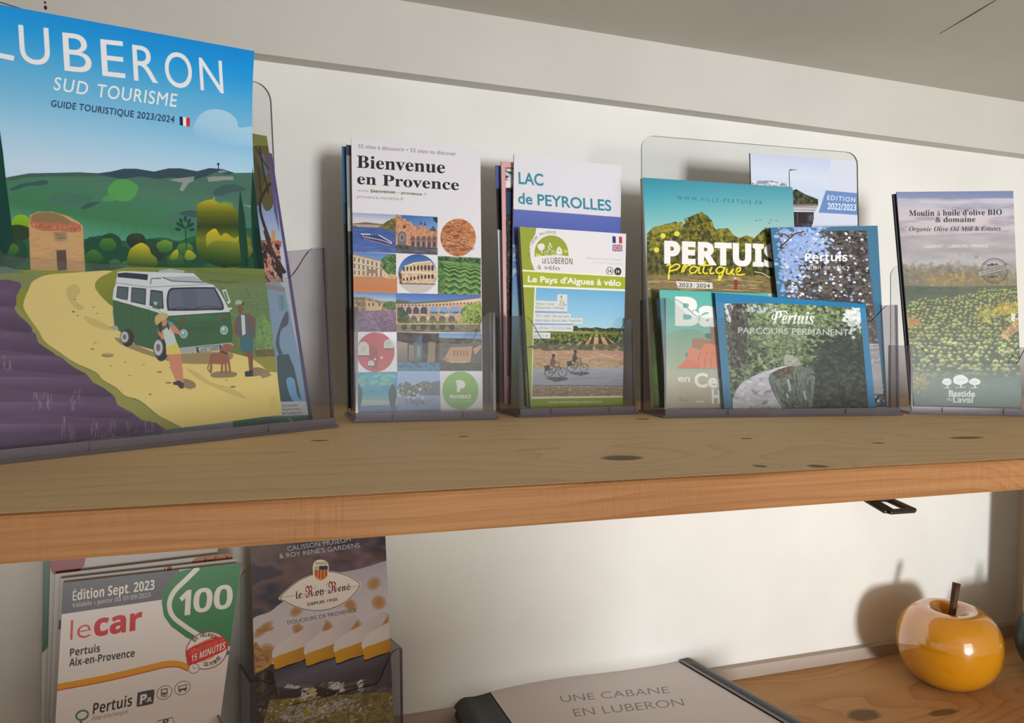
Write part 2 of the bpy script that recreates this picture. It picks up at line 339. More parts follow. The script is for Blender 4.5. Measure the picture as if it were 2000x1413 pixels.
# ------------------------------------------------------------------ printed covers, drawn from simple shapes and lettering; some panel haze painted into the colours
WHT = (226, 223, 228)
def art_luberon(S):
    a = Art('cover_print_tourist_guide', S, 900, 1300, (120, 185, 225), 3)
    a.view(0, 0, 1)
    a.grad([(-400, -200), (700, -200), (700, 420), (-400, 420)], (250, 30), (230, 340), [(0, 134, 220), (24, 152, 226), (84, 172, 224), (120, 187, 226), (160, 205, 235), (190, 216, 238)])
    a.view(0, 0, 2.857)
    cl = [(1090, 680), (1130, 630), (1190, 610), (1270, 625), (1320, 670), (1335, 712), (1420, 705), (1600, 700), (1600, 830), (1420, 818), (1180, 800), (1110, 770), (1080, 730)]
    a.grad(smooth(cl, 5), (1250, 610), (1200, 810), [(175, 212, 235), (165, 207, 235), (140, 195, 232)], .9)
    # hills
    ridge = [(-500, 980), (-100, 1000), (40, 990), (100, 985), (160, 968), (240, 975), (330, 975), (440, 962), (540, 968), (620, 958), (690, 942), (760, 942), (860, 958), (940, 940), (1010, 940), (1100, 956), (1170, 938), (1240, 944), (1310, 966), (1420, 964), (1600, 960)]
    body = ridge + [(1600, 1700), (-500, 1700)]
    a.grad(body, (700, 960), (650, 1420), [(72, 110, 98), (76, 120, 100), (66, 122, 92), (62, 120, 84), (80, 145, 120), (88, 160, 140)])
    dk = [(560, 968), (620, 958), (690, 942), (760, 942), (860, 958), (940, 940), (1010, 940), (1100, 956), (1170, 938), (1240, 944), (1310, 966), (1270, 975), (1200, 962), (1150, 985), (1080, 1005), (960, 990), (880, 1000), (780, 985), (680, 1000), (600, 985)]
    a.poly(dk, (52, 74, 88))
    a.poly([(40, 990), (160, 968), (440, 962), (560, 968), (600, 985), (300, 985), (150, 990), (60, 1010)], (66, 96, 92))
    for pts, c in (([(50, 1060), (110, 1030), (190, 1015), (250, 1005), (270, 1020), (230, 1035), (150, 1040), (90, 1060)], (56, 84, 92)),
                   ([(450, 1165), (490, 1135), (560, 1128), (520, 1150), (475, 1168)], (58, 84, 92)),
                   ([(265, 1115), (340, 1075), (440, 1085), (520, 1100), (480, 1140), (380, 1150), (290, 1145)], (68, 112, 96)),
                   ([(600, 1060), (640, 1010), (700, 1000), (760, 1030), (770, 1060), (740, 1110), (690, 1125), (630, 1110)], (84, 158, 84)),
                   ([(570, 1120), (610, 1080), (660, 1070), (640, 1120)], (84, 150, 88)),
                   ([(1190, 1080), (1230, 1040), (1310, 1030), (1380, 1060), (1290, 1075), (1230, 1095)], (60, 88, 92)),
                   ([(1000, 1190), (1060, 1175), (1130, 1190), (1100, 1215), (1030, 1215)], (56, 84, 90)),
                   ([(930, 1220), (980, 1190), (1100, 1215), (1250, 1180), (1420, 1200), (1420, 1290), (1300, 1280), (1150, 1300), (960, 1260)], (72, 112, 100)),
                   ([(1180, 1150), (1240, 1125), (1290, 1130), (1300, 1155), (1240, 1160)], (86, 150, 84))):
        a.poly(pts, c, .9, sm=5)
    for pts in ([(940, 1005), (1000, 995), (1085, 985), (1080, 1010), (1050, 1025), (1020, 1070), (1000, 1060), (1020, 1020), (990, 1015)], [(1155, 990), (1200, 985), (1300, 985), (1305, 1005), (1250, 1005), (1220, 1010), (1165, 1015)], [(1210, 958), (1240, 950), (1275, 960), (1230, 966)], [(1185, 1105), (1200, 1100), (1195, 1135)], [(1350, 1140), (1400, 1150), (1400, 1160)], [(1310, 1215), (1350, 1205), (1360, 1230), (1330, 1228)]):
        a.poly(pts, (160, 162, 160), .75)
    a.line([(1218, 912), (1219, 950)], 5, (32, 40, 52)); a.ell(1218, 916, 7, 7, (32, 40, 52))
    # grasses on the slope
    for i in range(26):
        x = 520 + i * 24 + a.rg.uniform(-8, 8); y = 1290 + a.rg.uniform(-25, 50); a.line([(x - 6, y + 26), (x + 4, y)], 4, (52, 104, 92), .6)
    a.view(0, 450, 2.857)
    # bush band
    a.poly([(-500, 40), (60, 30), (200, 60), (470, 50), (560, 30), (700, 60), (900, 40), (1000, 60), (1100, 30), (1500, 0), (1600, 300), (-500, 300)], (40, 92, 66), sm=3)
    for cx, cy, r in ((60, 110, 90), (520, 110, 70), (600, 100, 80), (680, 160, 70), (850, 140, 90), (960, 150, 80), (1080, 150, 90), (560, 190, 60), (650, 195, 60), (930, 190, 60), (1020, 190, 60), (1400, 150, 90), (0, 180, 90)):
        a.blob(cx, cy, r, (34, 74, 56), 1, .12)
    for cx, cy, r, c1, c2 in ((40, 110, 60, (84, 124, 46), (40, 84, 54)), (600, 80, 46, (76, 124, 52), (40, 90, 56)), (520, 150, 50, (66, 116, 60), (36, 80, 52)), (760, 60, 56, (58, 68, 50), (30, 46, 46)), (860, 130, 60, (48, 70, 50), (30, 56, 48)), (920, 90, 46, (116, 148, 52), (48, 94, 56)), (1030, 110, 50, (90, 130, 54), (44, 88, 56)), (1400, 110, 50, (60, 90, 50), (30, 56, 46)), (640, 190, 34, (70, 110, 80), (40, 84, 60)), (700, 200, 34, (70, 110, 80), (40, 84, 60)), (980, 170, 50, (74, 112, 54), (36, 72, 52))):
        t = np.arange(12) * 2 * math.pi / 12; P = [(cx + r * (1 + a.rg.uniform(-.1, .1)) * math.cos(k), cy + r * .8 * (1 + a.rg.uniform(-.1, .1)) * math.sin(k)) for k in t]
        a.grad(smooth(P, 4), (cx, cy - r * .8), (cx, cy + r * .7), [c1, c2])
    a.grad(smooth([(712, 190), (720, 120), (745, 90), (790, 70), (830, 95), (845, 130), (875, 160), (870, 200), (780, 210)], 5), (790, 70), (790, 210), [(200, 178, 48), (120, 130, 44), (44, 74, 40)])
    a.grad(smooth([(948, 150), (965, 120), (990, 108), (995, 140), (985, 160), (960, 165)], 5), (975, 108), (975, 165), [(186, 172, 52), (90, 120, 46)])
    a.grad(smooth([(1030, 145), (1045, 112), (1070, 118), (1095, 145), (1075, 165), (1040, 165)], 5), (1060, 110), (1060, 165), [(178, 168, 50), (96, 122, 46)])
    a.view(0, 0, 2.857)
    # left lime bush and dark canopy, left cypress
    a.grad(smooth([(70, 1290), (65, 1240), (90, 1205), (130, 1200), (160, 1220), (165, 1300)], 5), (110, 1200), (110, 1300), [(136, 180, 34), (100, 150, 40)])
    a.poly(smooth([(-40, 1330), (60, 1260), (140, 1262), (172, 1290), (165, 1330), (110, 1340), (0, 1345)], 4), (44, 64, 44))
    a.line([(90, 1330), (75, 1371)], 5, (50, 50, 50))
    a.poly([(-60, 1500), (-80, 1000), (-30, 700), (0, 730), (18, 860), (40, 1060), (60, 1220), (76, 1350), (60, 1371), (0, 1500)], (12, 62, 56))
    # stone tower
    a.poly([(160, 1240), (170, 1200), (210, 1182), (290, 1182), (380, 1206), (440, 1240), (462, 1262), (468, 1420), (480, 1600), (478, 1932), (176, 1932), (170, 1500)], (190, 152, 108))
    a.poly(smooth([(172, 1230), (190, 1195), (260, 1184), (330, 1196), (390, 1232), (400, 1252), (300, 1252), (220, 1242)], 4), (138, 112, 82))
    a.poly([(165, 1232), (220, 1240), (300, 1244), (390, 1250), (405, 1238), (450, 1255), (455, 1290), (420, 1298), (330, 1290), (240, 1290), (175, 1268)], (176, 108, 84))
    a.dots([(175, 1245), (440, 1260), (440, 1290), (180, 1270)], 80, 1.6, [(196, 128, 100), (150, 90, 70)], .8)
    a.poly([(298, 1296), (375, 1296), (378, 1346), (302, 1346)], (134, 122, 104)); a.poly([(312, 1304), (362, 1304), (364, 1336), (316, 1336)], (64, 66, 66))
    for x in (324, 338, 352): a.line([(x, 1300), (x, 1340)], 4, (134, 122, 104))
    a.line([(310, 1318), (366, 1318)], 4, (134, 122, 104))
    a.tex([(165, 1300), (466, 1300), (478, 1510), (176, 1510)], [(182, 142, 98), (198, 160, 114), (190, 152, 108)], (14, 5), 3, .5)
    a.view(0, 450, 2.857)
    a.poly([(280, 112), (305, 105), (372, 105), (376, 226), (318, 228), (316, 150), (284, 150)], (176, 148, 112)); a.poly([(314, 112), (368, 110), (374, 222), (322, 226)], (92, 74, 66))
    # yellow round tree
    tr = [(1100, -40), (1098, -130), (1130, -160), (1185, -172), (1225, -150), (1260, -150), (1310, -120), (1350, -60), (1375, 0), (1405, 80), (1395, 150), (1350, 190), (1280, 205), (1200, 195), (1130, 160), (1095, 90)]
    a.grad(smooth(tr, 5), (1180, -170), (1230, 200), [(178, 164, 40), (96, 104, 34), (50, 66, 36), (110, 120, 40), (60, 84, 38), (30, 52, 36)])
    a.grad(smooth([(1150, 60), (1155, 20), (1200, -10), (1230, 30), (1260, 15), (1310, 45), (1345, 20), (1300, 110), (1220, 130), (1160, 110)], 5), (1220, 0), (1240, 130), [(190, 174, 44), (150, 150, 44), (70, 92, 38)])
    a.grad(smooth([(1180, 70), (1260, 60), (1400, 90), (1390, 150), (1290, 200), (1190, 190), (1120, 150)], 5), (1270, 60), (1270, 200), [(130, 134, 44), (70, 96, 40), (32, 56, 36)])
    a.line([(1250, 195), (1258, 240), (1275, 285)], (16, 26), (58, 30, 28))
    # small pine, thin bush
    a.line([(1034, -20), (1040, 105)], 5, (24, 52, 48))
    for dx, dy in ((-46, -40), (-30, -62), (0, -75), (26, -58), (44, -38), (-52, -10), (46, -8), (-20, -30), (22, -30)): a.ell(1034 + dx * .8, 4 + dy * .9, 17, 9, (30, 72, 60), 1, rot=math.degrees(math.atan2(dy, dx)))
    # right cypresses
    a.view(0, 0, 2.857)
    a.poly([(1340, 1060), (1365, 1200), (1382, 1380), (1388, 1480), (1350, 1500), (1330, 1300), (1332, 1150)], (22, 66, 52))
    a.poly([(1410, 930), (1430, 1100), (1450, 1280), (1462, 1420), (1470, 1580), (1425, 1560), (1408, 1350), (1400, 1150)], (14, 56, 48))
    a.view(0, 450, 2.857)
    a.poly([(1420, 60), (1420, -20), (1462, 0), (1475, 200), (1478, 290), (1440, 240)], (10, 42, 38)); a.line([(1450, 190), (1452, 246)], 6, (24, 36, 32))
    a.line([(1374, 150), (1376, 230)], 5, (24, 36, 32))
    # meadow + path + field
    a.grad([(-500, 215), (200, 222), (480, 232), (620, 225), (700, 208), (900, 208), (1300, 210), (1600, 220), (1600, 2000), (-500, 2000)], (700, 210), (900, 420), [(140, 146, 26), (124, 134, 30), (104, 120, 52), (108, 122, 64)])
    a.poly([(-400, 190), (40, 205), (140, 235), (-400, 260)], (92, 116, 108)); a.poly(smooth([(-200, 262), (60, 240), (180, 240), (330, 255), (240, 300), (150, 330), (60, 300), (-200, 290)], 4), (128, 138, 80))
    a.line([(1165, 280), (1290, 292), (1330, 284)], 9, (88, 104, 28)); 
    path = [(185, 285), (260, 250), (400, 238), (620, 225), (560, 262), (530, 300), (545, 345), (620, 420), (720, 470), (900, 560), (1200, 660), (1420, 720), (1545, 790), (1600, 840), (1700, 1200), (1560, 1600), (1100, 1140), (1020, 1104), (935, 1060), (880, 1030), (780, 950), (700, 925), (650, 880), (575, 835), (530, 790), (420, 740), (330, 680), (250, 620), (215, 560), (165, 490), (130, 420), (160, 330)]
    a.poly(path, (232, 208, 128), sm=4)
    a.poly([(1540, 790), (1660, 790), (1700, 1400), (1100, 1400), (1030, 1105), (1300, 1060)], (232, 208, 128))
    for pts in ([(370, 330), (420, 300), (450, 340), (420, 390), (470, 430), (440, 445), (390, 400)], [(470, 480), (540, 500), (620, 540), (640, 560), (560, 550), (490, 515)], [(1040, 770), (1110, 800), (1180, 850), (1290, 880), (1380, 940), (1300, 920), (1180, 870), (1090, 820)]):
        a.poly(pts, (206, 182, 112), .8, sm=4)
    for i in range(46):
        x, y = a.rg.uniform(300, 1500), a.rg.uniform(320, 900)
        if 260 + (y - 300) * .6 < x < 700 + (y - 300) * 1.5: a.ell(x, y, 9, 3, (150, 130, 84), .8)
    for x, y, rx, ry in ((600, 698, 34, 11), (1430 + 50, 808, 30, 12), (410, 455, 9, 5), (838, 916, 9, 4), (1300, 874, 16, 5), (940, 852, 18, 4), (890, 792, 16, 4), (516, 664, 10, 4)):
        a.ell(x, y, rx, ry, (140, 124, 84)); a.ell(x, y - ry * .3, rx * .8, ry * .6, (176, 160, 108) if rx > 20 else (120, 104, 74))
    # vineyard rows at right
    a.poly([(1190, 300), (1480, 296), (1560, 300), (1600, 800), (1540, 790), (1420, 720), (1330, 640), (1300, 420)], (110, 130, 84))
    for i in range(8):
        y = 316 + i * 27; a.tex([(1200, y), (1600, y + 16), (1600, y + 36), (1200, y + 16)], [(82, 112, 74), (124, 152, 92), (90, 118, 76)], 3, 2)
    a.poly(smooth([(1430, 560), (1440, 500), (1470, 470), (1520, 520), (1580, 560), (1560, 660), (1440, 690)], 4), (116, 150, 92)); a.dots([(1430, 480), (1540, 480), (1540, 690), (1430, 690)], 120, 3, [(128, 164, 98), (104, 136, 84)])
    a.tex([(1420, 670), (1540, 660), (1560, 705), (1430, 706)], [(96, 92, 60), (120, 110, 70)], 4, 2)
    a.poly([(1400, 712), (1560, 700), (1570, 795), (1500, 790), (1440, 740)], (152, 146, 70))
    # lavender
    a.poly([(-600, 262), (0, 268), (100, 285), (125, 310), (95, 360), (90, 420), (165, 490), (215, 560), (250, 625), (330, 685), (420, 745), (530, 795), (575, 840), (650, 885), (700, 930), (780, 955), (880, 1035), (935, 1065), (1020, 1110), (1060, 1400), (-600, 1600)], (152, 150, 74))
    lav = [(-600, 275), (40, 275), (110, 290), (122, 310), (85, 380), (82, 440), (120, 520), (200, 580), (215, 632), (300, 690), (350, 715), (400, 760), (480, 800), (520, 850), (580, 880), (640, 930), (655, 975), (740, 1020), (790, 1060), (870, 1075), (920, 1110), (940, 1170), (900, 1400), (-600, 1700)]
    a.poly(lav, (96, 68, 106))
    rows = [[(-600, 300), (0, 330), (90, 400), (0, 420)], [(-600, 440), (0, 430), (110, 480), (180, 560), (60, 560)], [(-600, 580), (0, 570), (160, 600), (260, 660), (300, 700), (100, 680)], [(-600, 700), (60, 700), (300, 710), (420, 770), (460, 810), (200, 790)], [(-600, 820), (100, 820), (380, 830), (540, 870), (620, 930), (300, 910)], [(-600, 960), (100, 960), (420, 960), (600, 990), (740, 1040), (400, 1040)], [(-600, 1090), (100, 1080), (400, 1080), (700, 1080), (860, 1110), (500, 1150)]]
    for r in rows: a.grad(smooth(r, 6), (r[2][0] - 100, r[1][1] - 10), (r[2][0] - 100, r[1][1] + 110), [(122, 90, 134), (90, 62, 102), (70, 48, 84)], .95)
    a.tex(lav, [(72, 50, 84), (104, 76, 116)], (30, 12), 2, .12)
    for cx, cy, n, sp in ((40, 740, 10, 40), (240, 950, 26, 90), (420, 930, 12, 50), (355, 1080, 8, 20), (400, 1130, 10, 30), (550, 1110, 16, 70), (620, 1100, 12, 40), (730, 1110, 12, 60), (830, 1100, 8, 40)):
        for _ in range(n):
            x = cx + a.rg.uniform(-sp, sp) * .6; y = cy + a.rg.uniform(-50, 40); a.line([(x, y), (x + a.rg.uniform(-5, 5), y + a.rg.uniform(18, 60))], 2.5, (188, 160, 168), .6)
    # camper van
    a.poly(smooth([(640, 600), (720, 620), (900, 690), (1180, 680), (1300, 690), (1250, 740), (1050, 745), (900, 720), (700, 650)], 4), (158, 138, 96))
    G = (52, 100, 66); W = (222, 226, 232); N = (58, 70, 92)
    a.poly([(632, 372), (640, 340), (1225, 330), (1260, 440), (1285, 460), (1298, 560), (1296, 630), (1230, 640), (1010, 665), (930, 690), (760, 640), (690, 580), (640, 545), (630, 460)], G)
    a.poly([(645, 300), (656, 232), (690, 228), (1080, 240), (1130, 288), (1190, 304), (1225, 340), (1275, 435), (1280, 450), (940, 470), (830, 435), (628, 382), (634, 330)], W)
    a.line([(630, 384), (830, 440), (935, 474), (1282, 452)], 7, (232, 236, 240))
    a.poly([(656, 240), (700, 236), (826, 246), (822, 280), (780, 274), (656, 262)], (24, 34, 60)); a.poly([(905, 262), (1080, 256), (1140, 290), (960, 282)], (182, 188, 200)); a.line([(905, 262), (960, 284), (1140, 292)], 5, (70, 78, 92))
    a.poly([(885, 224), (950, 214), (1030, 226), (1030, 236), (890, 236)], (178, 184, 188)); a.line([(840, 300), (845, 270), (900, 268)], 5, (40, 52, 66)); a.line([(640, 292), (830, 318), (1180, 300)], 4, (150, 158, 168))
    a.poly(smooth([(945, 330), (990, 320), (1180, 318), (1205, 330), (1250, 436), (1180, 446), (960, 450), (934, 440), (930, 380)], 4), (36, 44, 62))
    a.poly(smooth([(952, 340), (1000, 330), (1175, 327), (1198, 338), (1238, 428), (1180, 436), (970, 440), (944, 430), (940, 380)], 4), (98, 108, 132))
    a.poly([(1010, 335), (1090, 332), (1110, 434), (1030, 438)], (84, 94, 120), .6)
    a.line([(1080, 440), (1140, 424), (1230, 432)], 4, (40, 46, 56)); a.line([(960, 440), (1010, 430), (1075, 442)], 4, (40, 46, 56))
    for q in ([(655, 312), (718, 318), (712, 390), (672, 384), (648, 374)], [(734, 318), (816, 326), (812, 418), (730, 400)], [(840, 332), (908, 340), (914, 440), (870, 430), (834, 420)]):
        a.poly(q, (30, 40, 50)); cx = sum(p[0] for p in q) / len(q); cy = sum(p[1] for p in q) / len(q); a.poly([(cx + (x - cx) * .86, cy + (y - cy) * .86) for x, y in q], (82, 98, 104))
    a.poly([(855, 398), (880, 402), (868, 424)], (170, 214, 220)); a.line([(850, 430), (895, 440)], 6, (40, 46, 46))
    a.poly([(1238, 334), (1262, 330), (1288, 400), (1272, 414), (1258, 380)], W); a.poly([(1246, 342), (1260, 340), (1278, 394), (1266, 398)], (110, 140, 120)); a.poly([(1272, 434), (1292, 430), (1294, 442), (1274, 446)], W)
    a.line([(830, 440), (836, 520), (850, 600)], 3, (38, 80, 54)); a.line([(730, 410), (740, 560)], 3, (38, 80, 54)); a.poly([(970, 480), (1260, 470), (1262, 500), (975, 512)], (58, 110, 72)); a.line([(1000, 560), (1160, 545), (1250, 560)], 4, (44, 86, 58))
    a.poly([(1100, 540), (1180, 535), (1175, 570), (1150, 585), (1110, 572)], (48, 92, 60), .7)
    for cx, cy in ((1025, 578), (1250, 558)): a.ell(cx, cy, 22, 25, (190, 206, 204)); a.ell(cx, cy, 16, 19, (120, 172, 172)); a.ell(cx - 4, cy - 6, 7, 8, (210, 226, 224))
    a.ell(1022, 504, 16, 14, (120, 70, 50)); a.ell(1246, 492, 12, 11, (110, 74, 50))
    a.poly([(1000, 656), (1290, 626), (1304, 640), (1290, 660), (1010, 690), (990, 680)], (168, 178, 176)); a.poly([(1094, 654), (1232, 640), (1236, 668), (1100, 684)], (24, 36, 70)); a.poly([(1106, 656), (1222, 644), (1226, 666), (1110, 680)], (210, 214, 216)); a.text('LUB SUD TOURISME', (1112, 676), (1220, 663), 15, (40, 44, 60), '', 0.028)
    a.poly([(626, 530), (655, 535), (664, 555), (630, 556)], (160, 172, 176))
    for cx, cy, rx, ry in ((700, 600, 36, 50), (888, 660, 40, 72)):
        a.ell(cx + 12, cy, rx, ry, (40, 42, 46)); a.ell(cx - 4, cy - 4, rx * .74, ry * .74, (80, 84, 88)); a.ell(cx - 5, cy - 4, rx * .6, ry * .6, (196, 200, 204)); a.ell(cx - 5, cy - 4, rx * .3, ry * .3, (110, 116, 120))
    # woman
    a.poly(smooth([(990, 850), (1030, 828), (1085, 850), (1088, 880), (1030, 880)], 4), (150, 126, 90)); SK = (214, 138, 112)
    a.poly([(935, 690), (1008, 690), (1018, 770), (1026, 860), (1006, 862), (975, 770), (1000, 850), (985, 850), (955, 780)], SK); a.poly([(966, 848), (1000, 838), (1026, 855), (1024, 884), (1006, 884), (990, 866), (966, 862)], (50, 58, 82))
    a.poly([(925, 640), (990, 632), (1012, 690), (928, 696)], (224, 204, 104)); a.poly([(908, 560), (940, 535), (965, 560), (988, 632), (930, 648), (914, 600)], (206, 214, 214)); a.poly([(880, 545), (905, 560), (916, 608), (904, 612), (884, 580)], SK)
    a.poly([(940, 520), (975, 530), (1010, 572), (1002, 584), (960, 568)], SK); a.poly([(935, 505), (965, 515), (975, 535), (945, 530)], (96, 160, 180)); a.ell(915, 512, 18, 24, SK); a.poly([(888, 520), (905, 500), (900, 575), (884, 560)], (58, 44, 44)); a.poly([(930, 515), (944, 540), (946, 560), (934, 548)], (58, 44, 44)); a.poly(smooth([(864, 490), (890, 464), (925, 462), (938, 484), (900, 510), (872, 528)], 4), (206, 180, 122))
    # dog
    a.poly(smooth([(1180, 800), (1240, 786), (1320, 796), (1300, 820), (1190, 822)], 4), (150, 128, 94)); DG = (156, 98, 78)
    a.poly(smooth([(1168, 720), (1180, 690), (1220, 684), (1236, 650), (1262, 634), (1296, 642), (1302, 660), (1270, 676), (1280, 720), (1260, 746), (1180, 744)], 4), DG)
    for x0, x1 in ((1180, 1176), (1240, 1238), (1258, 1262), (1276, 1284)): a.line([(x0, 730), (x1, 798)], 13, DG)
    a.line([(1172, 730), (1158, 772), (1170, 790)], 7, DG); a.line([(1232, 676), (1270, 690)], 7, (50, 40, 40))
    # man
    a.poly(smooth([(1390, 790), (1430, 764), (1500, 790), (1420, 816)], 4), (150, 128, 94)); BR = (128, 86, 70)
    a.poly([(1356, 672), (1412, 672), (1412, 800), (1392, 800), (1384, 710), (1372, 700)], BR); a.poly([(1366, 790), (1412, 780), (1412, 816), (1368, 818)], (44, 54, 66)); a.poly([(1340, 592), (1412, 600), (1412, 680), (1342, 672)], (52, 112, 120))
    a.poly([(1318, 490), (1345, 464), (1390, 470), (1424, 510), (1424, 600), (1400, 602), (1336, 600), (1312, 560)], (92, 96, 104)); a.poly([(1345, 470), (1366, 476), (1370, 580), (1352, 588)], (212, 216, 214)); a.poly([(1312, 500), (1330, 520), (1318, 600), (1306, 560)], BR); a.poly([(1380, 460), (1430, 500), (1420, 530), (1390, 500)], BR)
    a.ell(1340, 440, 17, 26, BR); a.poly([(1312, 404), (1322, 388), (1348, 390), (1352, 412), (1316, 416)], (176, 188, 180)); a.poly([(1350, 400), (1364, 414), (1350, 420)], (40, 44, 50))
    for p in ([(1510, 935), (1540, 930)], [(1505, 950), (1545, 945)], [(1525, 930), (1525, 1010)], [(1508, 975), (1540, 970)], [(1510, 940), (1506, 1000)], [(1540, 950), (1545, 985)]): a.line(p, 2.5, (190, 160, 110), .8)
    a.poly([(1455, 820), (1500, 790), (1515, 810), (1465, 828)], (150, 140, 100))
    # lettering
    a.view(0, 0, 1)
    up = (-.05, -1)
    L = 46
    pos = [((-46, 104), (27, 119), 'L', 84), ((40, 122), (99, 129), 'U', 82), ((126, 138), (180, 144), 'B', 83), ((200, 148), (245, 153), 'E', 80), ((262, 157), (309, 163), 'R', 78), ((324, 168), (377, 174), 'O', 76), ((392, 176), (437, 183), 'N', 72)]
    for p0, p1, c, h in pos: a.text(c, p0, p1, h - 8, (232, 234, 240), '', 0., up=(.06 if c == 'L' else -.06, -1))
    a.text('SUD', (104, 175), (170, 186), 25, (236, 238, 242), '', .005, track=1.15); a.text('TOURISME', (188, 189), (344, 209), 25, (236, 238, 242), '', .005, track=1.1)
    a.text('GUIDE TOURISTIQUE 2023/2024', (99, 208), (340, 240), 12.5, (40, 62, 104), '', .02, track=1.1)
    for i, c in enumerate(((30, 40, 84), (236, 238, 242), (200, 44, 60))): a.poly([(350.5 + i * 6.6, 227.5 + i), (357.5 + i * 6.6, 228.5 + i), (358 + i * 6.4, 246 + i), (351 + i * 6.4, 244.5 + i)], c)
    return a

def leafy(a, pts, n, r, cols, base=None, alpha=1.):
    if base: a.poly(pts, base)
    a.dots(pts, n, r, cols, alpha)

def art_bienvenue(S):
    a = Art('cover_print_bienvenue', S, 600, 1260, (226, 223, 230), 5)
    a.view(640, 240, 4.417); K = (34, 32, 36)
    a.text('55 sites à découvrir • 55 sites to discover', (262, 216), (1110, 284), 33, (128, 120, 130), '', .003)
    a.text('Bienvenue', (252, 386), (1012, 436), 104, K, 'serifb', .004, up=(0, -1)); a.text('en Provence', (254, 527), (1133, 582), 92, K, 'serifb', .004, up=(0, -1))
    a.text('www.', (254, 592), (358, 600), 24, (150, 165, 110), ''); a.text('bienvenue', (370, 600), (580, 610), 27, (96, 110, 62), '', 0.028); a.text('en', (584, 610), (632, 614), 22, (176, 190, 120), ''); a.text('provence', (636, 614), (812, 628), 24, (96, 110, 62), '', 0.028); a.text('.fr', (820, 628), (856, 630), 28, (150, 165, 110), '')
    a.text('provence.myvizito.fr', (254, 648), (660, 670), 27, (140, 140, 134), '')
    # river boat
    a.grad([(205, 775), (588, 793), (588, 935), (205, 900)], (400, 780), (400, 900), [(150, 165, 200), (205, 205, 215), (222, 210, 205)])
    a.poly([(205, 870), (330, 858), (480, 875), (530, 850), (588, 830), (588, 940), (400, 905), (205, 895)], (120, 100, 90)); a.dots([(470, 880), (540, 830), (588, 820), (588, 930), (470, 900)], 120, 1.6, [(150, 120, 50), (80, 90, 40), (110, 90, 50)])
    a.line([(210, 880), (460, 888)], 10, (196, 160, 140)); a.line([(250, 892), (440, 900)], 5, (230, 215, 200))
    a.grad([(205, 893), (420, 903), (588, 940), (588, 1125), (205, 1115)], (400, 900), (400, 1120), [(66, 96, 150), (58, 86, 160), (72, 104, 176), (90, 110, 170)])
    a.tex([(205, 893), (588, 940), (588, 1125), (205, 1115)], [(50, 76, 140), (86, 116, 180)], (16, 2), 3, .5)
    a.poly([(280, 958), (440, 965), (560, 1030), (575, 1055), (540, 1062), (300, 1003)], (44, 58, 110)); a.line([(285, 960), (440, 968), (555, 1035)], 9, (206, 210, 226)); a.line([(300, 985), (460, 1010), (560, 1050)], 7, (170, 160, 190)); a.line([(310, 1000), (540, 1060)], 6, (180, 120, 130)); a.line([(370, 965), (440, 968)], 10, (60, 110, 170))
    for i in range(10): a.line([(300 + i * 26, 972 + i * 7), (316 + i * 26, 976 + i * 7)], 4, (220, 224, 232))
    # palace
    a.grad([(588, 793), (948, 812), (948, 1140), (588, 1125)], (700, 800), (760, 950), [(58, 110, 176), (110, 150, 200)])
    a.tex([(588, 800), (630, 795), (640, 830), (670, 825), (680, 850), (720, 852), (735, 880), (790, 905), (795, 850), (802, 845), (812, 900), (830, 905), (838, 862), (845, 865), (855, 915), (880, 930), (948, 900), (948, 1080), (588, 1080)], [(190, 130, 96), (214, 160, 124), (176, 116, 84)], 6, 3)
    a.poly([(792, 880), (802, 838), (812, 880)], (60, 66, 84)); a.poly([(828, 888), (839, 848), (850, 890)], (60, 66, 84)); a.ell(662, 898, 16, 16, (110, 70, 60)); a.poly([(878, 930), (910, 890), (930, 915), (940, 940)], (54, 84, 120))
    a.ell(640, 985, 36, 50, (112, 104, 110)); a.poly([(604, 985), (676, 985), (676, 1060), (604, 1060)], (112, 104, 110)); a.ell(640, 990, 24, 36, (150, 140, 140)); a.ell(642, 990, 12, 20, (90, 84, 92))
    for x in (735, 782, 828, 875, 920): a.ell(x, 1010, 20, 34, (110, 86, 90)); a.poly([(x - 18, 1010), (x + 18, 1010), (x + 18, 1075), (x - 18, 1075)], (120, 100, 104)); a.poly([(x - 9, 1030), (x + 9, 1030), (x + 9, 1075), (x - 9, 1075)], (70, 64, 76))
    a.tex([(588, 1060), (948, 1080), (948, 1140), (588, 1125)], [(96, 94, 104), (66, 66, 80), (110, 106, 112)], (20, 3), 3); a.dots([(588, 1050), (700, 1060), (700, 1090), (588, 1085)], 60, 1.6, [(70, 84, 60), (50, 60, 50)])
    a.dots([(905, 815), (948, 818), (948, 870), (920, 850)], 40, 2, [(30, 50, 60)])
    # carved medallion
    a.ell(1125, 990, 154, 163, (164, 96, 54)); t = np.arange(40) * 2 * math.pi / 40; cm = [(1125 + 152 * math.cos(k), 990 + 161 * math.sin(k)) for k in t]
    a.tex(cm, [(150, 84, 44), (206, 140, 96), (176, 108, 66), (214, 158, 116)], (16, 7), 4)
    for i in range(34):
        x, y = 1125 + a.rg.uniform(-105, 105), 990 + a.rg.uniform(-110, 110); a.line(smooth([(x, y), (x + a.rg.uniform(10, 30), y + a.rg.uniform(-22, 22)), (x + a.rg.uniform(34, 56), y + a.rg.uniform(-20, 20))], 4, False), 4, (84, 46, 36), .75)
    for (x, y) in ((1120, 890), (1050, 990), (1175, 1030)): a.ell(x, y, 38, 24, (198, 134, 94)); a.line(smooth([(x - 40, y), (x, y - 26), (x + 40, y), (x, y + 24)], 5), 4, (92, 52, 40), closed=True); a.ell(x + 4, y, 8, 6, (70, 40, 34))
    # facade street
    a.grad([(205, 1115), (585, 1130), (585, 1200), (205, 1260)], (300, 1120), (300, 1220), [(86, 130, 190), (130, 165, 210)])
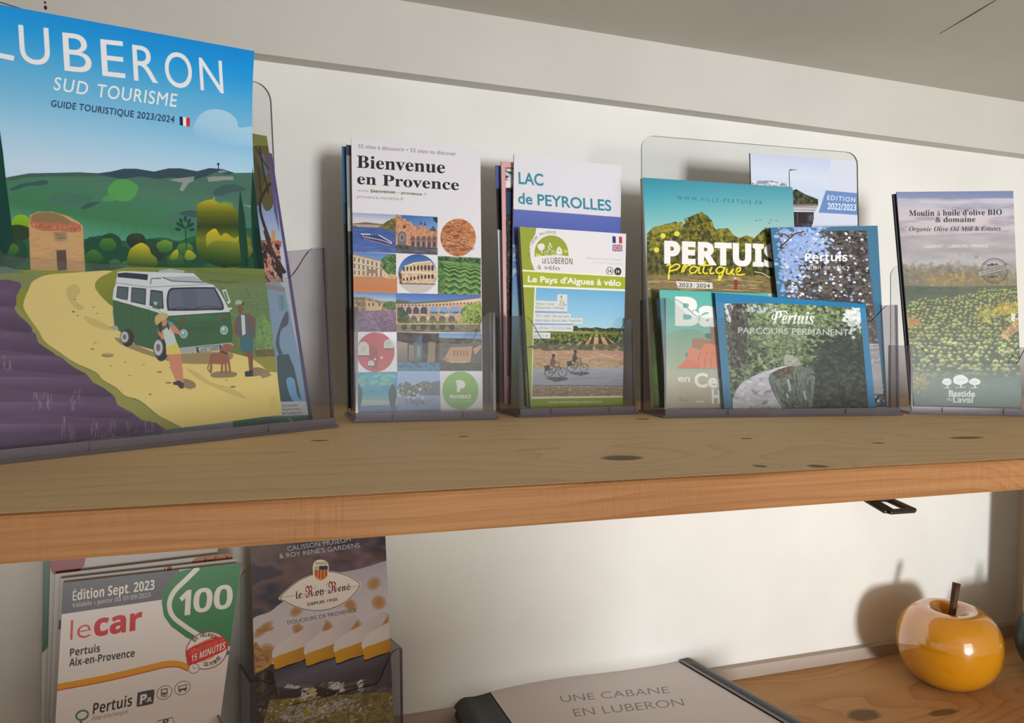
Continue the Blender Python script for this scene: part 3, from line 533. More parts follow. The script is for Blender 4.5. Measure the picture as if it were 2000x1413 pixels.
    a.poly([(205, 1130), (300, 1150), (460, 1195), (500, 1215), (500, 1335), (205, 1340)], (206, 186, 156)); a.tex([(205, 1130), (460, 1195), (500, 1215), (500, 1335), (205, 1340)], [(196, 174, 144), (220, 204, 178)], 8, 3, .6)
    for r, y in enumerate((1180, 1240, 1295)):
        for i in range(7): x = 225 + i * 38; yy = y + i * (9 - r * 3); a.poly([(x, yy - 22), (x + 14, yy - 20), (x + 14, yy + 16), (x, yy + 16)], (112, 104, 100))
    a.line([(205, 1132), (460, 1195)], 8, (170, 128, 100)); a.line([(205, 1212), (480, 1262)], 5, (150, 140, 120)); a.poly([(340, 1262), (430, 1268), (430, 1300), (340, 1296)], (150, 120, 110))
    a.dots([(460, 1180), (520, 1140), (590, 1135), (590, 1330), (520, 1310), (470, 1260)], 420, 1.8, [(74, 110, 56), (110, 146, 74), (50, 84, 46)]); 
    a.grad([(205, 1325), (600, 1330), (600, 1560), (205, 1530)], (400, 1330), (400, 1530), [(190, 134, 94), (196, 122, 74), (206, 132, 80)])
    a.tex([(490, 1300), (588, 1310), (588, 1345), (490, 1340)], [(220, 190, 150), (190, 150, 110)], 5, 2)
    # arena disc
    a.view(640, 240, 4.417); t = np.arange(44) * 2 * math.pi / 44; dc = [(775 + 168 * math.cos(k), 1305 + 172 * math.sin(k)) for k in t]
    a.grad(dc, (770, 1140), (790, 1290), [(44, 90, 160), (90, 136, 190)])
    cl = lambda pts: [(775 + (x - 775), y) for x, y in pts]
    ar = [(635, 1280), (680, 1230), (740, 1205), (880, 1190), (908, 1215), (934, 1260), (943, 1300), (938, 1350), (926, 1390), (620, 1395), (612, 1330)]
    a.tex(ar, [(204, 176, 140), (226, 202, 168), (186, 156, 120)], 5, 3)
    for i in range(9): x = 656 + i * 31; yy = 1262 - min(i, 5) * 2; s = .7 + i * .05; a.ell(x, yy, 9 * s + 2, 20 * s + 5, (70, 62, 66)); a.ell(x, yy + 90 - i * 2, 9 * s + 1, 20 * s, (58, 50, 54))
    a.line([(640, 1292), (780, 1290), (938, 1306)], 7, (232, 214, 186)); a.line([(660, 1238), (770, 1208), (890, 1196)], 6, (236, 220, 192))
    a.poly([(618, 1386), (930, 1392), (900, 1425), (860, 1458), (800, 1476), (740, 1474), (680, 1450), (640, 1420)], (198, 190, 184)); a.line([(620, 1388), (930, 1394)], 8, (74, 64, 64)); a.dots([(612, 1290), (640, 1300), (640, 1400), (620, 1380)], 40, 2, [(80, 60, 50), (120, 60, 50)])
    # maze
    a.tex([(950, 1150), (1320, 1165), (1322, 1560), (950, 1560)], [(44, 74, 36), (82, 124, 54), (110, 150, 76)], 6, 3)
    for i in range(9):
        y = 1188 + i * i * 3.4 + i * 12; wv = [(1000 + k * 46, y + (14 + i * 2) * (k % 2) + k * 5) for k in range(8)]; a.line(wv, 10 + i * 1.8, (122, 162, 84), .9); a.line([(x, yy + 12 + i) for x, yy in wv], 6 + i, (36, 62, 34), .9)
    a.dots([(950, 1160), (1320, 1175), (1320, 1210), (950, 1190)], 130, 2, [(50, 80, 50), (90, 110, 80), (40, 60, 44)]); a.dots([(950, 1200), (1020, 1300), (1000, 1560), (950, 1560)], 170, 2.2, [(90, 136, 60), (60, 100, 44)])
    # row: village + lavender, aqueduct
    a.view(640, 540, 4.417)
    a.grad([(205, 135), (590, 145), (590, 220), (205, 210)], (380, 135), (380, 215), [(90, 132, 190), (190, 200, 215)])
    a.tex([(205, 175), (330, 180), (470, 215), (590, 215), (590, 300), (205, 310)], [(130, 110, 90), (176, 152, 122), (106, 92, 80)], 6, 3); a.poly([(330, 210), (470, 235), (470, 290), (330, 300)], (190, 166, 132)); a.poly([(205, 180), (320, 190), (320, 205), (205, 200)], (120, 100, 86))
    for x in (255, 350, 385, 440): a.poly([(x, 230), (x + 14, 230), (x + 14, 256), (x, 256)], (84, 72, 66))
    a.dots(smooth([(475, 260), (500, 225), (550, 215), (600, 235), (600, 275), (540, 290)], 4), 180, 1.8, [(60, 96, 50), (90, 124, 66)]); a.line([(560, 280), (572, 310)], 5, (60, 50, 44))
    a.grad([(205, 298), (400, 300), (590, 295), (592, 480), (205, 478)], (400, 300), (400, 480), [(150, 120, 140), (124, 98, 126), (96, 76, 108)]); a.tex([(205, 300), (590, 300), (592, 480), (205, 478)], [(90, 70, 100), (150, 124, 150)], (4, 2.5), 3, .55)
    a.grad([(588, 145), (1318, 160), (1320, 240), (590, 240)], (900, 150), (900, 240), [(70, 106, 180), (110, 144, 204)])
    a.poly([(590, 200), (700, 215), (720, 240), (590, 240)], (90, 96, 80)); a.poly([(590, 235), (1318, 185), (1320, 470), (590, 470)], (92, 110, 84))
    a.grad([(590, 238), (760, 238), (1020, 222), (1320, 188), (1320, 262), (590, 262)], (900, 200), (900, 262), [(226, 190, 160), (204, 164, 134)]); 
    for i in range(24): x = 610 + i * 30; yy = 252 - max(0, i - 8) * 1.6; a.ell(x, yy, 8, 9, (84, 90, 120))
    a.tex([(590, 262), (1250, 250), (1250, 325), (590, 325)], [(214, 170, 138), (196, 150, 120)], 6, 2)
    for i, (x, rw) in enumerate(((640, 22), (700, 24), (762, 26), (830, 30), (915, 36), (1000, 38), (1090, 46), (1180, 40))):
        c = (62, 70, 96) if i < 4 else (124, 160, 206); a.ell(x, 295, rw, 32, c); a.poly([(x - rw, 295), (x + rw, 295), (x + rw, 324), (x - rw, 324)], c)
        if i >= 4: a.dots([(x - rw, 305), (x + rw, 305), (x + rw, 324), (x - rw, 324)], 14, 1.4, [(80, 100, 90)])
    a.tex([(590, 325), (1250, 325), (1250, 405), (590, 405)], [(206, 166, 130), (176, 136, 108), (220, 184, 150)], 6, 2)
    for i in range(6): x = 660 + i * 82; a.ell(x, 375, 30, 36, (92, 100, 96)); a.poly([(x - 30, 375), (x + 30, 375), (x + 30, 405), (x - 30, 405)], (104, 106, 84))
    a.dots([(600, 330), (700, 340), (720, 405), (600, 405)], 150, 2.2, [(110, 120, 66), (76, 92, 52), (60, 78, 50)]); a.dots([(600, 270), (640, 262), (700, 340), (600, 345)], 110, 2, [(50, 74, 56), (72, 92, 62)])
    a.dots(smooth([(1160, 400), (1150, 300), (1200, 245), (1260, 230), (1320, 225), (1322, 410), (1240, 415)], 4), 520, 2.2, [(120, 146, 60), (150, 166, 80), (80, 106, 46), (170, 176, 100)])
    a.dots([(720, 385), (1120, 385), (1120, 415), (720, 415)], 130, 1.8, [(150, 140, 90), (100, 110, 70)])
    a.tex([(590, 405), (1320, 410), (1320, 488), (592, 484)], [(88, 88, 66), (150, 130, 100), (112, 116, 108)], (20, 3), 3)
    for i in range(6): x = 660 + i * 82; a.ell(x, 440, 26, 24, (54, 60, 52), .8)
    a.line([(590, 408), (1320, 412)], 6, (206, 196, 160)); a.line([(590, 478), (1200, 486)], 5, (190, 170, 140))
    # red disc
    t = np.arange(40) * 2 * math.pi / 40; a.ell(412, 655, 165, 172, (192, 84, 92)); a.poly([(360, 600), (420, 610), (440, 700), (430, 800), (380, 800), (350, 700)], (150, 66, 76), .8)
    for cx, cy, rx, ry in ((308, 625, 50, 62), (525, 585, 40, 42), (374, 750, 26, 26)): a.ell(cx, cy, rx, ry, (206, 202, 198)); a.poly([(cx - rx, cy), (cx + rx, cy), (cx + rx, cy + ry), (cx - rx, cy + ry)], (206, 202, 198)); a.line([(cx - rx, cy + ry), (cx + rx, cy + ry)], 9, (76, 60, 62)); [a.line([(cx - rx * .5, cy + q), (cx + rx * .5, cy + q)], 3, (150, 146, 146)) for q in (-20, -5, 10, 25) if abs(q) < ry]
    a.ell(408, 716, 10, 10, (224, 190, 190)); a.ell(466, 702, 12, 12, (224, 190, 190))
    # projected hall (abstract dark picture)
    a.tex([(596, 484), (960, 492), (966, 820), (600, 822)], [(50, 44, 50), (84, 74, 76), (40, 36, 44)], 18, 3)
    a.grad([(600, 560), (690, 575), (685, 740), (602, 740)], (640, 560), (640, 740), [(170, 150, 124), (110, 96, 96)]); a.grad([(700, 590), (745, 600), (745, 735), (700, 730)], (720, 590), (720, 730), [(150, 132, 110), (120, 104, 90)])
    a.poly([(745, 570), (812, 505), (820, 700), (790, 735), (748, 735)], (74, 106, 116)); a.poly([(870, 560), (930, 570), (925, 740), (860, 745)], (150, 122, 92)); a.poly([(770, 600), (800, 600), (800, 690), (770, 700)], (140, 142, 140))
    a.tex([(602, 740), (965, 745), (966, 820), (602, 822)], [(52, 104, 140), (84, 136, 166), (60, 90, 120)], (8, 4), 3)
    # castle ruin
    a.grad([(960, 490), (1328, 492), (1330, 540), (960, 530)], (1100, 490), (1100, 540), [(96, 146, 200), (150, 170, 190)])
    a.tex([(960, 530), (1330, 540), (1332, 818), (966, 818)], [(92, 90, 84), (120, 106, 92), (70, 74, 70)], (12, 5), 3); a.poly([(1060, 610), (1250, 600), (1230, 740), (1090, 745), (1010, 700)], (190, 150, 118)); a.poly([(1055, 590), (1255, 580), (1260, 604), (1060, 614)], (104, 104, 110))
    for i in range(5): a.poly([(1085 + i * 28, 640), (1098 + i * 28, 640), (1098 + i * 28, 690), (1085 + i * 28, 690)], (150, 100, 76))
    a.poly([(1255, 620), (1325, 590), (1325, 620), (1270, 680)], (196, 150, 118)); a.poly([(966, 700), (1090, 740), (1220, 740), (1100, 762)], (206, 180, 150)); a.tex([(966, 745), (1332, 750), (1332, 818), (966, 818)], [(54, 64, 52), (84, 88, 70)], 4, 3)
    # immersive blue room
    a.tex([(165, 830), (600, 824), (602, 1080), (165, 1060)], [(36, 130, 176), (70, 170, 200), (52, 150, 190)], (30, 10), 4); a.grad([(165, 1000), (602, 1020), (602, 1130), (165, 1120)], (400, 1010), (400, 1130), [(80, 170, 196), (170, 200, 176), (140, 186, 190)], .75)
    a.tex([(165, 1120), (602, 1110), (602, 1200), (165, 1200)], [(60, 110, 170), (90, 130, 180)], (20, 4), 3); a.dots([(260, 840), (590, 840), (590, 940), (260, 950)], 50, 2.5, [(120, 190, 170), (150, 200, 160)], .5, 2.)
    for cx in (265, 560, 205): a.poly(smooth([(cx - 10, 935), (cx + 8, 935), (cx + 34, 1000), (cx + 26, 1080), (cx + 14, 1150), (cx - 12, 1150), (cx - 30, 1070), (cx - 34, 1000)], 3), (42, 70, 84))
    # blossom on lake
    a.grad([(600, 826), (968, 822), (970, 960), (600, 960)], (780, 826), (780, 960), [(150, 176, 220), (170, 186, 216)]); a.poly([(830, 930), (968, 900), (970, 1040), (780, 1030)], (104, 116, 136)); a.grad([(600, 1020), (972, 1030), (974, 1186), (600, 1186)], (780, 1020), (780, 1180), [(160, 172, 206), (126, 140, 186)])
    a.dots(smooth([(605, 940), (680, 910), (740, 940), (830, 905), (890, 930), (880, 1000), (720, 1040), (610, 1010)], 4), 260, 2, [(110, 116, 110), (140, 140, 124), (84, 92, 90)], .9)
    for x, y in ((700, 1040), (740, 1052), (780, 1030), (615, 1032), (820, 1050)): a.blob(x, y, 15, (214, 214, 222), .85, .3)
    for i in range(14): x = 690 + a.rg.uniform(-20, 130); y = 1050 + a.rg.uniform(0, 30); a.line([(x, y), (x + a.rg.uniform(-30, 50), y + a.rg.uniform(20, 70))], 5, (92, 92, 92))
    a.line([(800, 1100), (930, 1055)], 4, (92, 92, 92))
    # green mark
    a.ell(1145, 985, 157, 165, (136, 182, 92)); P = (232, 232, 226)
    a.poly([(1100, 900), (1140, 893), (1175, 905), (1190, 935), (1180, 962), (1145, 972), (1138, 1000), (1116, 1000), (1114, 925)], P); a.ell(1150, 930, 0.1, .1, P)
    a.text('PROVENCE', (1052, 1055), (1238, 1055), 29, P, '', 0.048); a.text('pass tous en provence', (1045, 1082), (1252, 1082), 15, (214, 224, 190), '')
    return a

def art_lac(S):
    a = Art('cover_print_lake', S, 500, 1050, (226, 224, 232), 7); a.view(950, 280, 5.047); T = (58, 138, 160)
    a.text('LAC', (318, 398), (562, 418), 112, T, '', .022, up=(-.03, -1)); a.text('de PEYROLLES', (314, 592), (1232, 668), 104, T, '', .02, up=(-.04, -1))
    a.grad([(200, 644), (1400, 735), (1400, 1100), (200, 1100)], (700, 690), (700, 1000), [(98, 112, 184), (88, 104, 180), (72, 90, 160)])
    a.tex([(200, 1000), (500, 1000), (500, 1500), (200, 1500)], [(84, 112, 176), (170, 190, 214), (70, 100, 160)], 10, 3); a.view(950, 540, 4.709); a.grad([(150, 0), (1500, 0), (1500, 1400), (150, 1400)], (300, 0), (300, 1300), [(96, 136, 190), (110, 150, 160), (70, 90, 60), (120, 110, 90)], .9)
    return a

def art_velo(S):
    a = Art('cover_print_cycling', S, 600, 1100, (232, 229, 232), 9); OL = (150, 164, 58)
    a.view(950, 280, 5.047)
    a.poly([(300, 780), (495, 825), (480, 900), (430, 980), (425, 1060), (440, 1160), (475, 1258), (300, 1240)], OL, sm=0)
    a.arctext('VELO LOISIR PROVENCE', 632, 1090, 200, 172, 285, 26, (120, 124, 100), '')
    t = [math.radians(k) for k in range(180, 361, 8)]; dome = [(640 + 166 * math.cos(k), 1080 + 172 * math.sin(k)) for k in t]
    a.poly([(474, 1125)] + dome + [(810, 1115), (700, 1100), (580, 1108)], OL)
    Wc = (232, 230, 224); a.blob(540, 1022, 36, Wc, 1, .1); a.line([(546, 1050), (548, 1090)], 9, Wc); a.poly([(690, 1095), (690, 1050), (716, 1015), (746, 1050), (746, 1098)], Wc); a.poly([(714, 1045), (722, 1045), (722, 1062), (714, 1062)], OL); a.poly([(756, 1060), (780, 1048), (800, 1060), (800, 1080), (760, 1080)], (200, 196, 90)); a.dots([(485, 1080), (540, 1100), (540, 1115), (485, 1115)], 30, 1, [(220, 210, 100)])
    for x in (590, 660): a.line([(x + 18 * math.cos(k), 1080 + 18 * math.sin(k)) for k in np.arange(0, 6.2, .5)], 4, Wc, closed=True)
    a.line([(590, 1080), (615, 1050), (645, 1050), (660, 1080)], 4, Wc); a.line([(620, 1050), (612, 1015), (628, 995), (645, 1030)], 10, Wc); a.ell(626, 990, 8, 9, Wc)
    a.line([(470, 1125), (580, 1110), (720, 1108), (815, 1122)], 8, Wc)
    a.text('LE', (550, 1182), (590, 1185), 46, (110, 116, 84), '', 0.018); a.text('LUBERON', (604, 1186), (848, 1196), 62, (104, 110, 74), 'sansb', -.01, up=(0, -1)); a.text('à vélo', (503, 1240), (722, 1252), 44, (110, 110, 104), '', .0, up=(0, -1))
    for i, c in enumerate(((46, 52, 128), (232, 230, 234), (200, 60, 74))): a.poly([(1241 + i * 32, 917 + i * 2), (1273 + i * 32, 919 + i * 2), (1275 + i * 32, 985 + i * 2), (1243 + i * 32, 983 + i * 2)], c)
    a.poly([(1242, 998), (1340, 1003), (1340, 1068), (1242, 1064)], (52, 56, 120)); a.line([(1242, 998), (1340, 1068)], 14, (226, 222, 228)); a.line([(1340, 1003), (1242, 1064)], 14, (226, 222, 228)); a.line([(1242, 998), (1340, 1068)], 6, (196, 60, 80)); a.line([(1340, 1003), (1242, 1064)], 6, (196, 60, 80))
    a.line([(1291, 1000), (1291, 1066)], 20, (226, 222, 228)); a.line([(1242, 1031), (1340, 1035)], 20, (226, 222, 228)); a.line([(1291, 1000), (1291, 1066)], 10, (196, 50, 70)); a.line([(1242, 1031), (1340, 1035)], 10, (196, 50, 70))
    a.text('Itinéraires touristiques', (985, 1142), (1330, 1160), 24, (190, 188, 176), ''); a.text('Touristic cycling tour', (1045, 1184), (1338, 1198), 22, (196, 194, 180), '')
    a.ell(1216, 1260, 35, 40, (60, 58, 58)); a.ell(1216, 1260, 29, 34, (228, 226, 226)); a.text('14', (1200, 1276), (1232, 1277), 32, (70, 66, 66), '', 0.028); a.ell(1295, 1265, 35, 40, (56, 54, 54)); a.text('14', (1279, 1280), (1311, 1281), 32, (228, 226, 226), '', 0.028)
    a.poly([(340, 1246), (1400, 1306), (1400, 1320), (340, 1262)], (240, 240, 214)); GB = (168, 180, 52)
    a.poly([(340, 1262), (1400, 1322), (1400, 1440), (340, 1400)], GB); a.text("Le Pays d'Aigues à vélo", (408, 1366), (1326, 1408), 58, (240, 240, 226), '', .03, up=(0, -1))
    a.view(950, 540, 4.709)
    a.poly([(300, 78), (1300, 128), (1300, 140), (300, 98)], (240, 240, 214))
    a.poly([(290, 98), (446, 102), (418, 1130), (300, 1260), (200, 1260)], (152, 162, 58)); a.poly([(443, 102), (457, 102), (424, 1110), (412, 1110)], (238, 236, 226))
    a.grad([(456, 104), (1300, 140), (1300, 520), (438, 520)], (850, 110), (850, 500), [(110, 174, 216), (132, 190, 224), (150, 200, 226), (176, 210, 222)])
    a.dots([(790, 460), (830, 455), (850, 478), (900, 470), (960, 478), (1000, 468), (1100, 482), (1150, 472), (1200, 480), (1280, 478), (1280, 515), (790, 510)], 420, 1.5, [(56, 62, 44), (80, 86, 54), (44, 52, 40)])
    a.tex([(438, 508), (800, 500), (1300, 515), (1300, 600), (434, 600)], [(124, 128, 54), (96, 104, 46), (150, 150, 76)], (20, 2), 3)
    a.poly([(434, 560), (1290, 560), (1290, 800), (430, 800)], (196, 154, 120))
    for i, (xt, xb) in enumerate(((990, 940), (1035, 1060), (960, 840), (1070, 1180), (930, 740), (1110, 1290), (900, 620), (870, 500), (840, 380))):
        a.poly([(xt - 4, 530), (xt + 6, 530), (xb + 34, 690 - i * 4), (xb - 30, 690 - i * 4)], (62, 66, 44) if i < 2 else (70, 72, 48))
    a.dots([(434, 545), (960, 530), (940, 600), (430, 660)], 520, 2.1, [(70, 84, 42), (104, 118, 58), (48, 56, 36), (130, 140, 72)]); a.dots([(1080, 540), (1290, 540), (1290, 640), (1200, 630)], 220, 2, [(76, 92, 46), (110, 124, 62), (54, 62, 38)]); a.line([(998, 480), (1020, 530), (1000, 560)], 6, (190, 190, 110), .6)
    a.tex([(430, 680), (1290, 665), (1290, 850), (428, 850)], [(206, 160, 132), (186, 142, 112), (220, 180, 150)], (14, 3), 3); a.tex([(428, 760), (1290, 770), (1290, 850), (426, 850)], [(170, 140, 96), (206, 176, 136), (150, 124, 84)], (12, 3), 3, .8)
    a.dots([(428, 600), (700, 625), (1290, 620), (1290, 690), (900, 680), (428, 690)], 130, 2.2, [(84, 84, 60), (110, 100, 72)], .7, 2.5)
    a.grad([(424, 850), (1290, 835), (1290, 1010), (422, 1005)], (850, 850), (850, 1005), [(172, 172, 182), (154, 156, 168), (160, 160, 170)]); a.tex([(424, 850), (1290, 840), (1290, 1010), (422, 1005)], [(146, 148, 160), (180, 180, 188)], (30, 3), 3, .4)
    a.line([(422, 1004), (1290, 1012)], 7, (70, 64, 66)); a.tex([(420, 1010), (1290, 1018), (1290, 1110), (420, 1110)], [(140, 116, 92), (186, 164, 138), (120, 98, 78), (196, 180, 160)], 4, 4)
    def bike(x, y, s, c, shirt):
        for dx in (0, 126 * s):
            r = 40 * s; a.line([(x + dx + r * .95 * math.cos(k), y + r * 1.05 * math.sin(k)) for k in np.arange(0, 6.28, .35)], 6, (56, 56, 62), closed=True)
            for k in range(6): a.line([(x + dx, y), (x + dx + r * math.cos(k * 1.05), y + r * math.sin(k * 1.05))], 1.5, (110, 110, 116), .8)
        a.line([(x, y), (x + 46 * s, y - 50 * s), (x + 96 * s, y - 60 * s), (x + 126 * s, y)], 7, c); a.line([(x, y), (x + 52 * s, y + 2), (x + 96 * s, y - 50 * s)], 7, c); a.line([(x + 96 * s, y - 60 * s), (x + 92 * s, y - 92 * s), (x + 110 * s, y - 96 * s)], 6, c)
        a.poly([(x - 44 * s, y - 60 * s), (x + 6 * s, y - 70 * s), (x + 12 * s, y - 20 * s), (x - 34 * s, y - 10 * s)], (60, 64, 78))
        a.poly(smooth([(x + 12 * s, y - 76 * s), (x + 24 * s, y - 130 * s), (x + 44 * s, y - 136 * s), (x + 60 * s, y - 96 * s), (x + 46 * s, y - 60 * s), (x + 20 * s, y - 58 * s)], 3), shirt); a.line([(x + 46 * s, y - 122 * s), (x + 66 * s, y - 92 * s), (x + 98 * s, y - 92 * s)], 9, (120, 86, 80)); a.ell(x + 44 * s, y - 150 * s, 15 * s, 18 * s, (96, 66, 60)); a.ell(x + 42 * s, y - 160 * s, 17 * s, 12 * s, (52, 48, 58))
        a.line([(x + 36 * s, y - 64 * s), (x + 66 * s, y - 46 * s), (x + 52 * s, y + 10 * s)], 12, (120, 88, 80))
    a.tex([(540, 935), (620, 925), (750, 935), (740, 950), (640, 975), (600, 960)], [(70, 70, 82), (100, 100, 112)], 4, 2, .9); a.tex([(760, 885), (840, 880), (950, 885), (940, 900), (870, 915), (800, 905)], [(70, 70, 82), (100, 100, 112)], 4, 2, .9)
    bike(778, 842, .94, (86, 78, 76), (66, 60, 70)); bike(574, 885, 1., (80, 52, 52), (112, 74, 84))
    pl = (214, 220, 220); tx = (128, 132, 112)
    for q in ([(448, 222), (650, 230), (652, 165), (744, 168), (742, 328), (446, 320)], [(446, 338), (776, 344), (772, 384), (886, 386), (882, 438), (440, 432)], [(440, 450), (798, 456), (796, 510), (438, 500)], [(436, 516), (588, 518), (588, 572), (434, 572)]): a.poly(q, pl)
    a.poly([(446, 318), (740, 326), (740, 336), (446, 334)], (150, 150, 200)); a.poly([(440, 432), (800, 438), (798, 448), (440, 446)], (150, 150, 200))
    for s_, x0, x1, y in (('Niveau / Level', 456, 620, 262), ('Découverte / Average', 452, 716, 298), ('VTC • VAE • Vélo de route', 450, 760, 376), ('Hybrid bike • Electric bike • Road bike', 446, 874, 416), ('11 à 81 km / 7.3 à 51.6 miles', 444, 780, 486), ('2 à 7 h 30', 448, 566, 556)): a.text(s_, (x0, y), (x1, y + 3), 24, tx, '')
    a.line([(676, 262), (690, 180), (706, 250), (732, 262)], 7, (150, 160, 70)); a.ell(690, 186, 7, 9, (110, 110, 60)); a.line([(690, 245), (704, 225), (722, 245), (704, 262)], 4, (190, 180, 100), closed=True); a.line([(660, 268), (735, 268)], 4, (130, 130, 100))
    a.poly([(412, 1108), (1290, 1098), (1290, 1114), (412, 1128)], (236, 236, 206)); a.poly([(300, 1128), (412, 1128), (1290, 1114), (1290, 1260), (200, 1260)], (156, 170, 56)); a.poly([(290, 1100), (412, 1110), (412, 1260), (200, 1260)], (150, 160, 60))
    a.text('www.veloloisirprovence.com', (570, 1170), (1062, 1164), 26, (228, 232, 196), '', .01)
    return a
def art_pertuis(S):
    a = Art('cover_print_town_guide', S, 640, 950, (90, 150, 160), 11); a.view(1220, 260, 3.704)
    a.grad([(80, 300), (1400, 360), (1400, 1200), (80, 1200)], (560, 340), (600, 760), [(48, 134, 160), (84, 168, 184), (140, 196, 196), (196, 216, 200)]); a.grad([(80, 300), (1400, 360), (1400, 1200), (80, 1200)], (200, 500), (1300, 560), [(70, 170, 186), (110, 176, 184), (136, 164, 172)], .28)
    a.text('WWW.VILLE-PERTUIS.FR', (378, 482), (995, 520), 28, (70, 104, 112), '', .0, track=1.5)
    tree = [(160, 730), (200, 690), (250, 680), (290, 660), (340, 650), (370, 640), (410, 680), (440, 650), (470, 610), (510, 590), (555, 575), (600, 600), (635, 640), (650, 700), (700, 690), (750, 690), (790, 740), (830, 760), (880, 740), (940, 760), (1000, 700), (1080, 690), (1250, 700), (1250, 1050), (160, 1040)]
    a.poly(tree, (84, 84, 34)); a.grad(tree, (600, 600), (600, 1040), [(88, 90, 36), (76, 76, 32), (46, 48, 26)])
    a.dots(tree, 2600, 3.0, [(128, 122, 40), (78, 80, 34), (52, 56, 30), (156, 146, 52), (100, 98, 38)], .85)
    a.dots([(430, 620), (560, 570), (660, 700), (700, 800), (480, 800)], 500, 2.6, [(70, 72, 30), (110, 104, 34), (50, 54, 26), (134, 124, 36)], .9)
    a.dots([(160, 860), (1100, 860), (1060, 1030), (160, 1020)], 1100, 2.6, [(60, 60, 26), (84, 80, 30), (110, 104, 40), (44, 46, 24)], .8, 1.6, 90)
    a.dots([(200, 680), (420, 640), (420, 700), (200, 730)], 160, 2., [(156, 146, 50), (130, 124, 44)])
    for x, y in ((952, 634), (980, 628), (1058, 628), (1097, 632), (1047, 648)): a.line([(x - 8, y), (x, y + 5), (x + 7, y - 4)], 4, (70, 90, 90))
    for x, y in ((278, 744), (378, 728), (231, 846)): a.ell(x, y, 19, 19, (226, 222, 60))
    a.line([(246, 870), (256, 1040)], 4, (120, 110, 50), .6)
    a.tex([(150, 1030), (1100, 1045), (1100, 1111), (150, 1111)], [(120, 100, 60), (96, 84, 50), (150, 128, 80)], (30, 3), 3)
    a.view(1220, 540, 3.571); a.tex([(150, -10), (1060, 0), (1060, 120), (150, 110)], [(120, 104, 62), (150, 130, 84), (96, 84, 50), (176, 152, 100)], (34, 2.5), 3)
    a.grad([(150, 110), (700, 110), (700, 1000), (150, 1000)], (200, 110), (200, 900), [(120, 120, 70), (110, 130, 84), (100, 120, 60)])
    a.line([(180, 400), (225, 330)], 8, (170, 60, 50)); a.poly([(190, 630), (240, 600), (240, 900), (200, 880)], (110, 150, 60)); a.line([(205, 750), (260, 820)], 9, (160, 70, 60))
    a.view(1220, 260, 3.704)
    Wc = (240, 240, 238); a.text('PERTUIS', (286, 938), (1120, 966), 152, Wc, 'sansb', .035, up=(0, -1))
    Y = (236, 222, 40)
    a.line([(938, 1004), (990, 1012), (1060, 1050)], 5, (226, 214, 200))
    for pts in ([(302, 962), (330, 950), (322, 1000), (316, 1050)], [(330, 975), (370, 950), (398, 960), (380, 985), (325, 1000)], [(412, 1010), (425, 965), (440, 960), (425, 1006)], [(430, 985), (455, 960), (480, 958)], [(530, 975), (495, 965), (470, 990), (480, 1012), (510, 1008), (540, 970), (536, 1010), (556, 1015)], [(585, 925), (568, 1000), (580, 1016), (600, 1012)], [(545, 958), (625, 955)], [(632, 970), (618, 1006), (632, 1018), (650, 1010)], [(720, 978), (690, 968), (662, 990), (672, 1014), (700, 1010), (722, 985)], [(728, 970), (700, 1040), (684, 1062)], [(742, 980), (736, 1010), (756, 1020), (780, 990)], [(786, 980), (776, 1016), (794, 1022)], [(800, 1010), (830, 1000), (838, 978), (818, 978), (806, 1004), (822, 1026), (870, 1022)]):
        a.line(pts, 11, Y, 1, sm=5)
    a.view(1220, 540, 3.571); a.line([(310, -10), (306, 22)], 14, Y); a.line([(662, -10), (658, 30)], 14, Y)
    a.poly([(356, 34), (612, 44), (614, 88), (372, 80)], (222, 216, 208)); a.text('2023', (376, 72), (470, 76), 26, (50, 44, 40), '', .01); a.text('2024', (500, 77), (594, 80), 26, (50, 44, 40), '', .01); a.line([(484, 50), (484, 74)], 2, (150, 140, 130))
    a.ell(770, 14, 9, 8, (214, 196, 160)); a.poly([(760, 24), (786, 24), (790, 60), (782, 94), (766, 94), (762, 60)], (140, 50, 50)); a.line([(786, 30), (806, 50), (814, 96)], 4, (120, 60, 56)); a.line([(686, 92), (830, 101)], 6, (206, 150, 110))
    return a

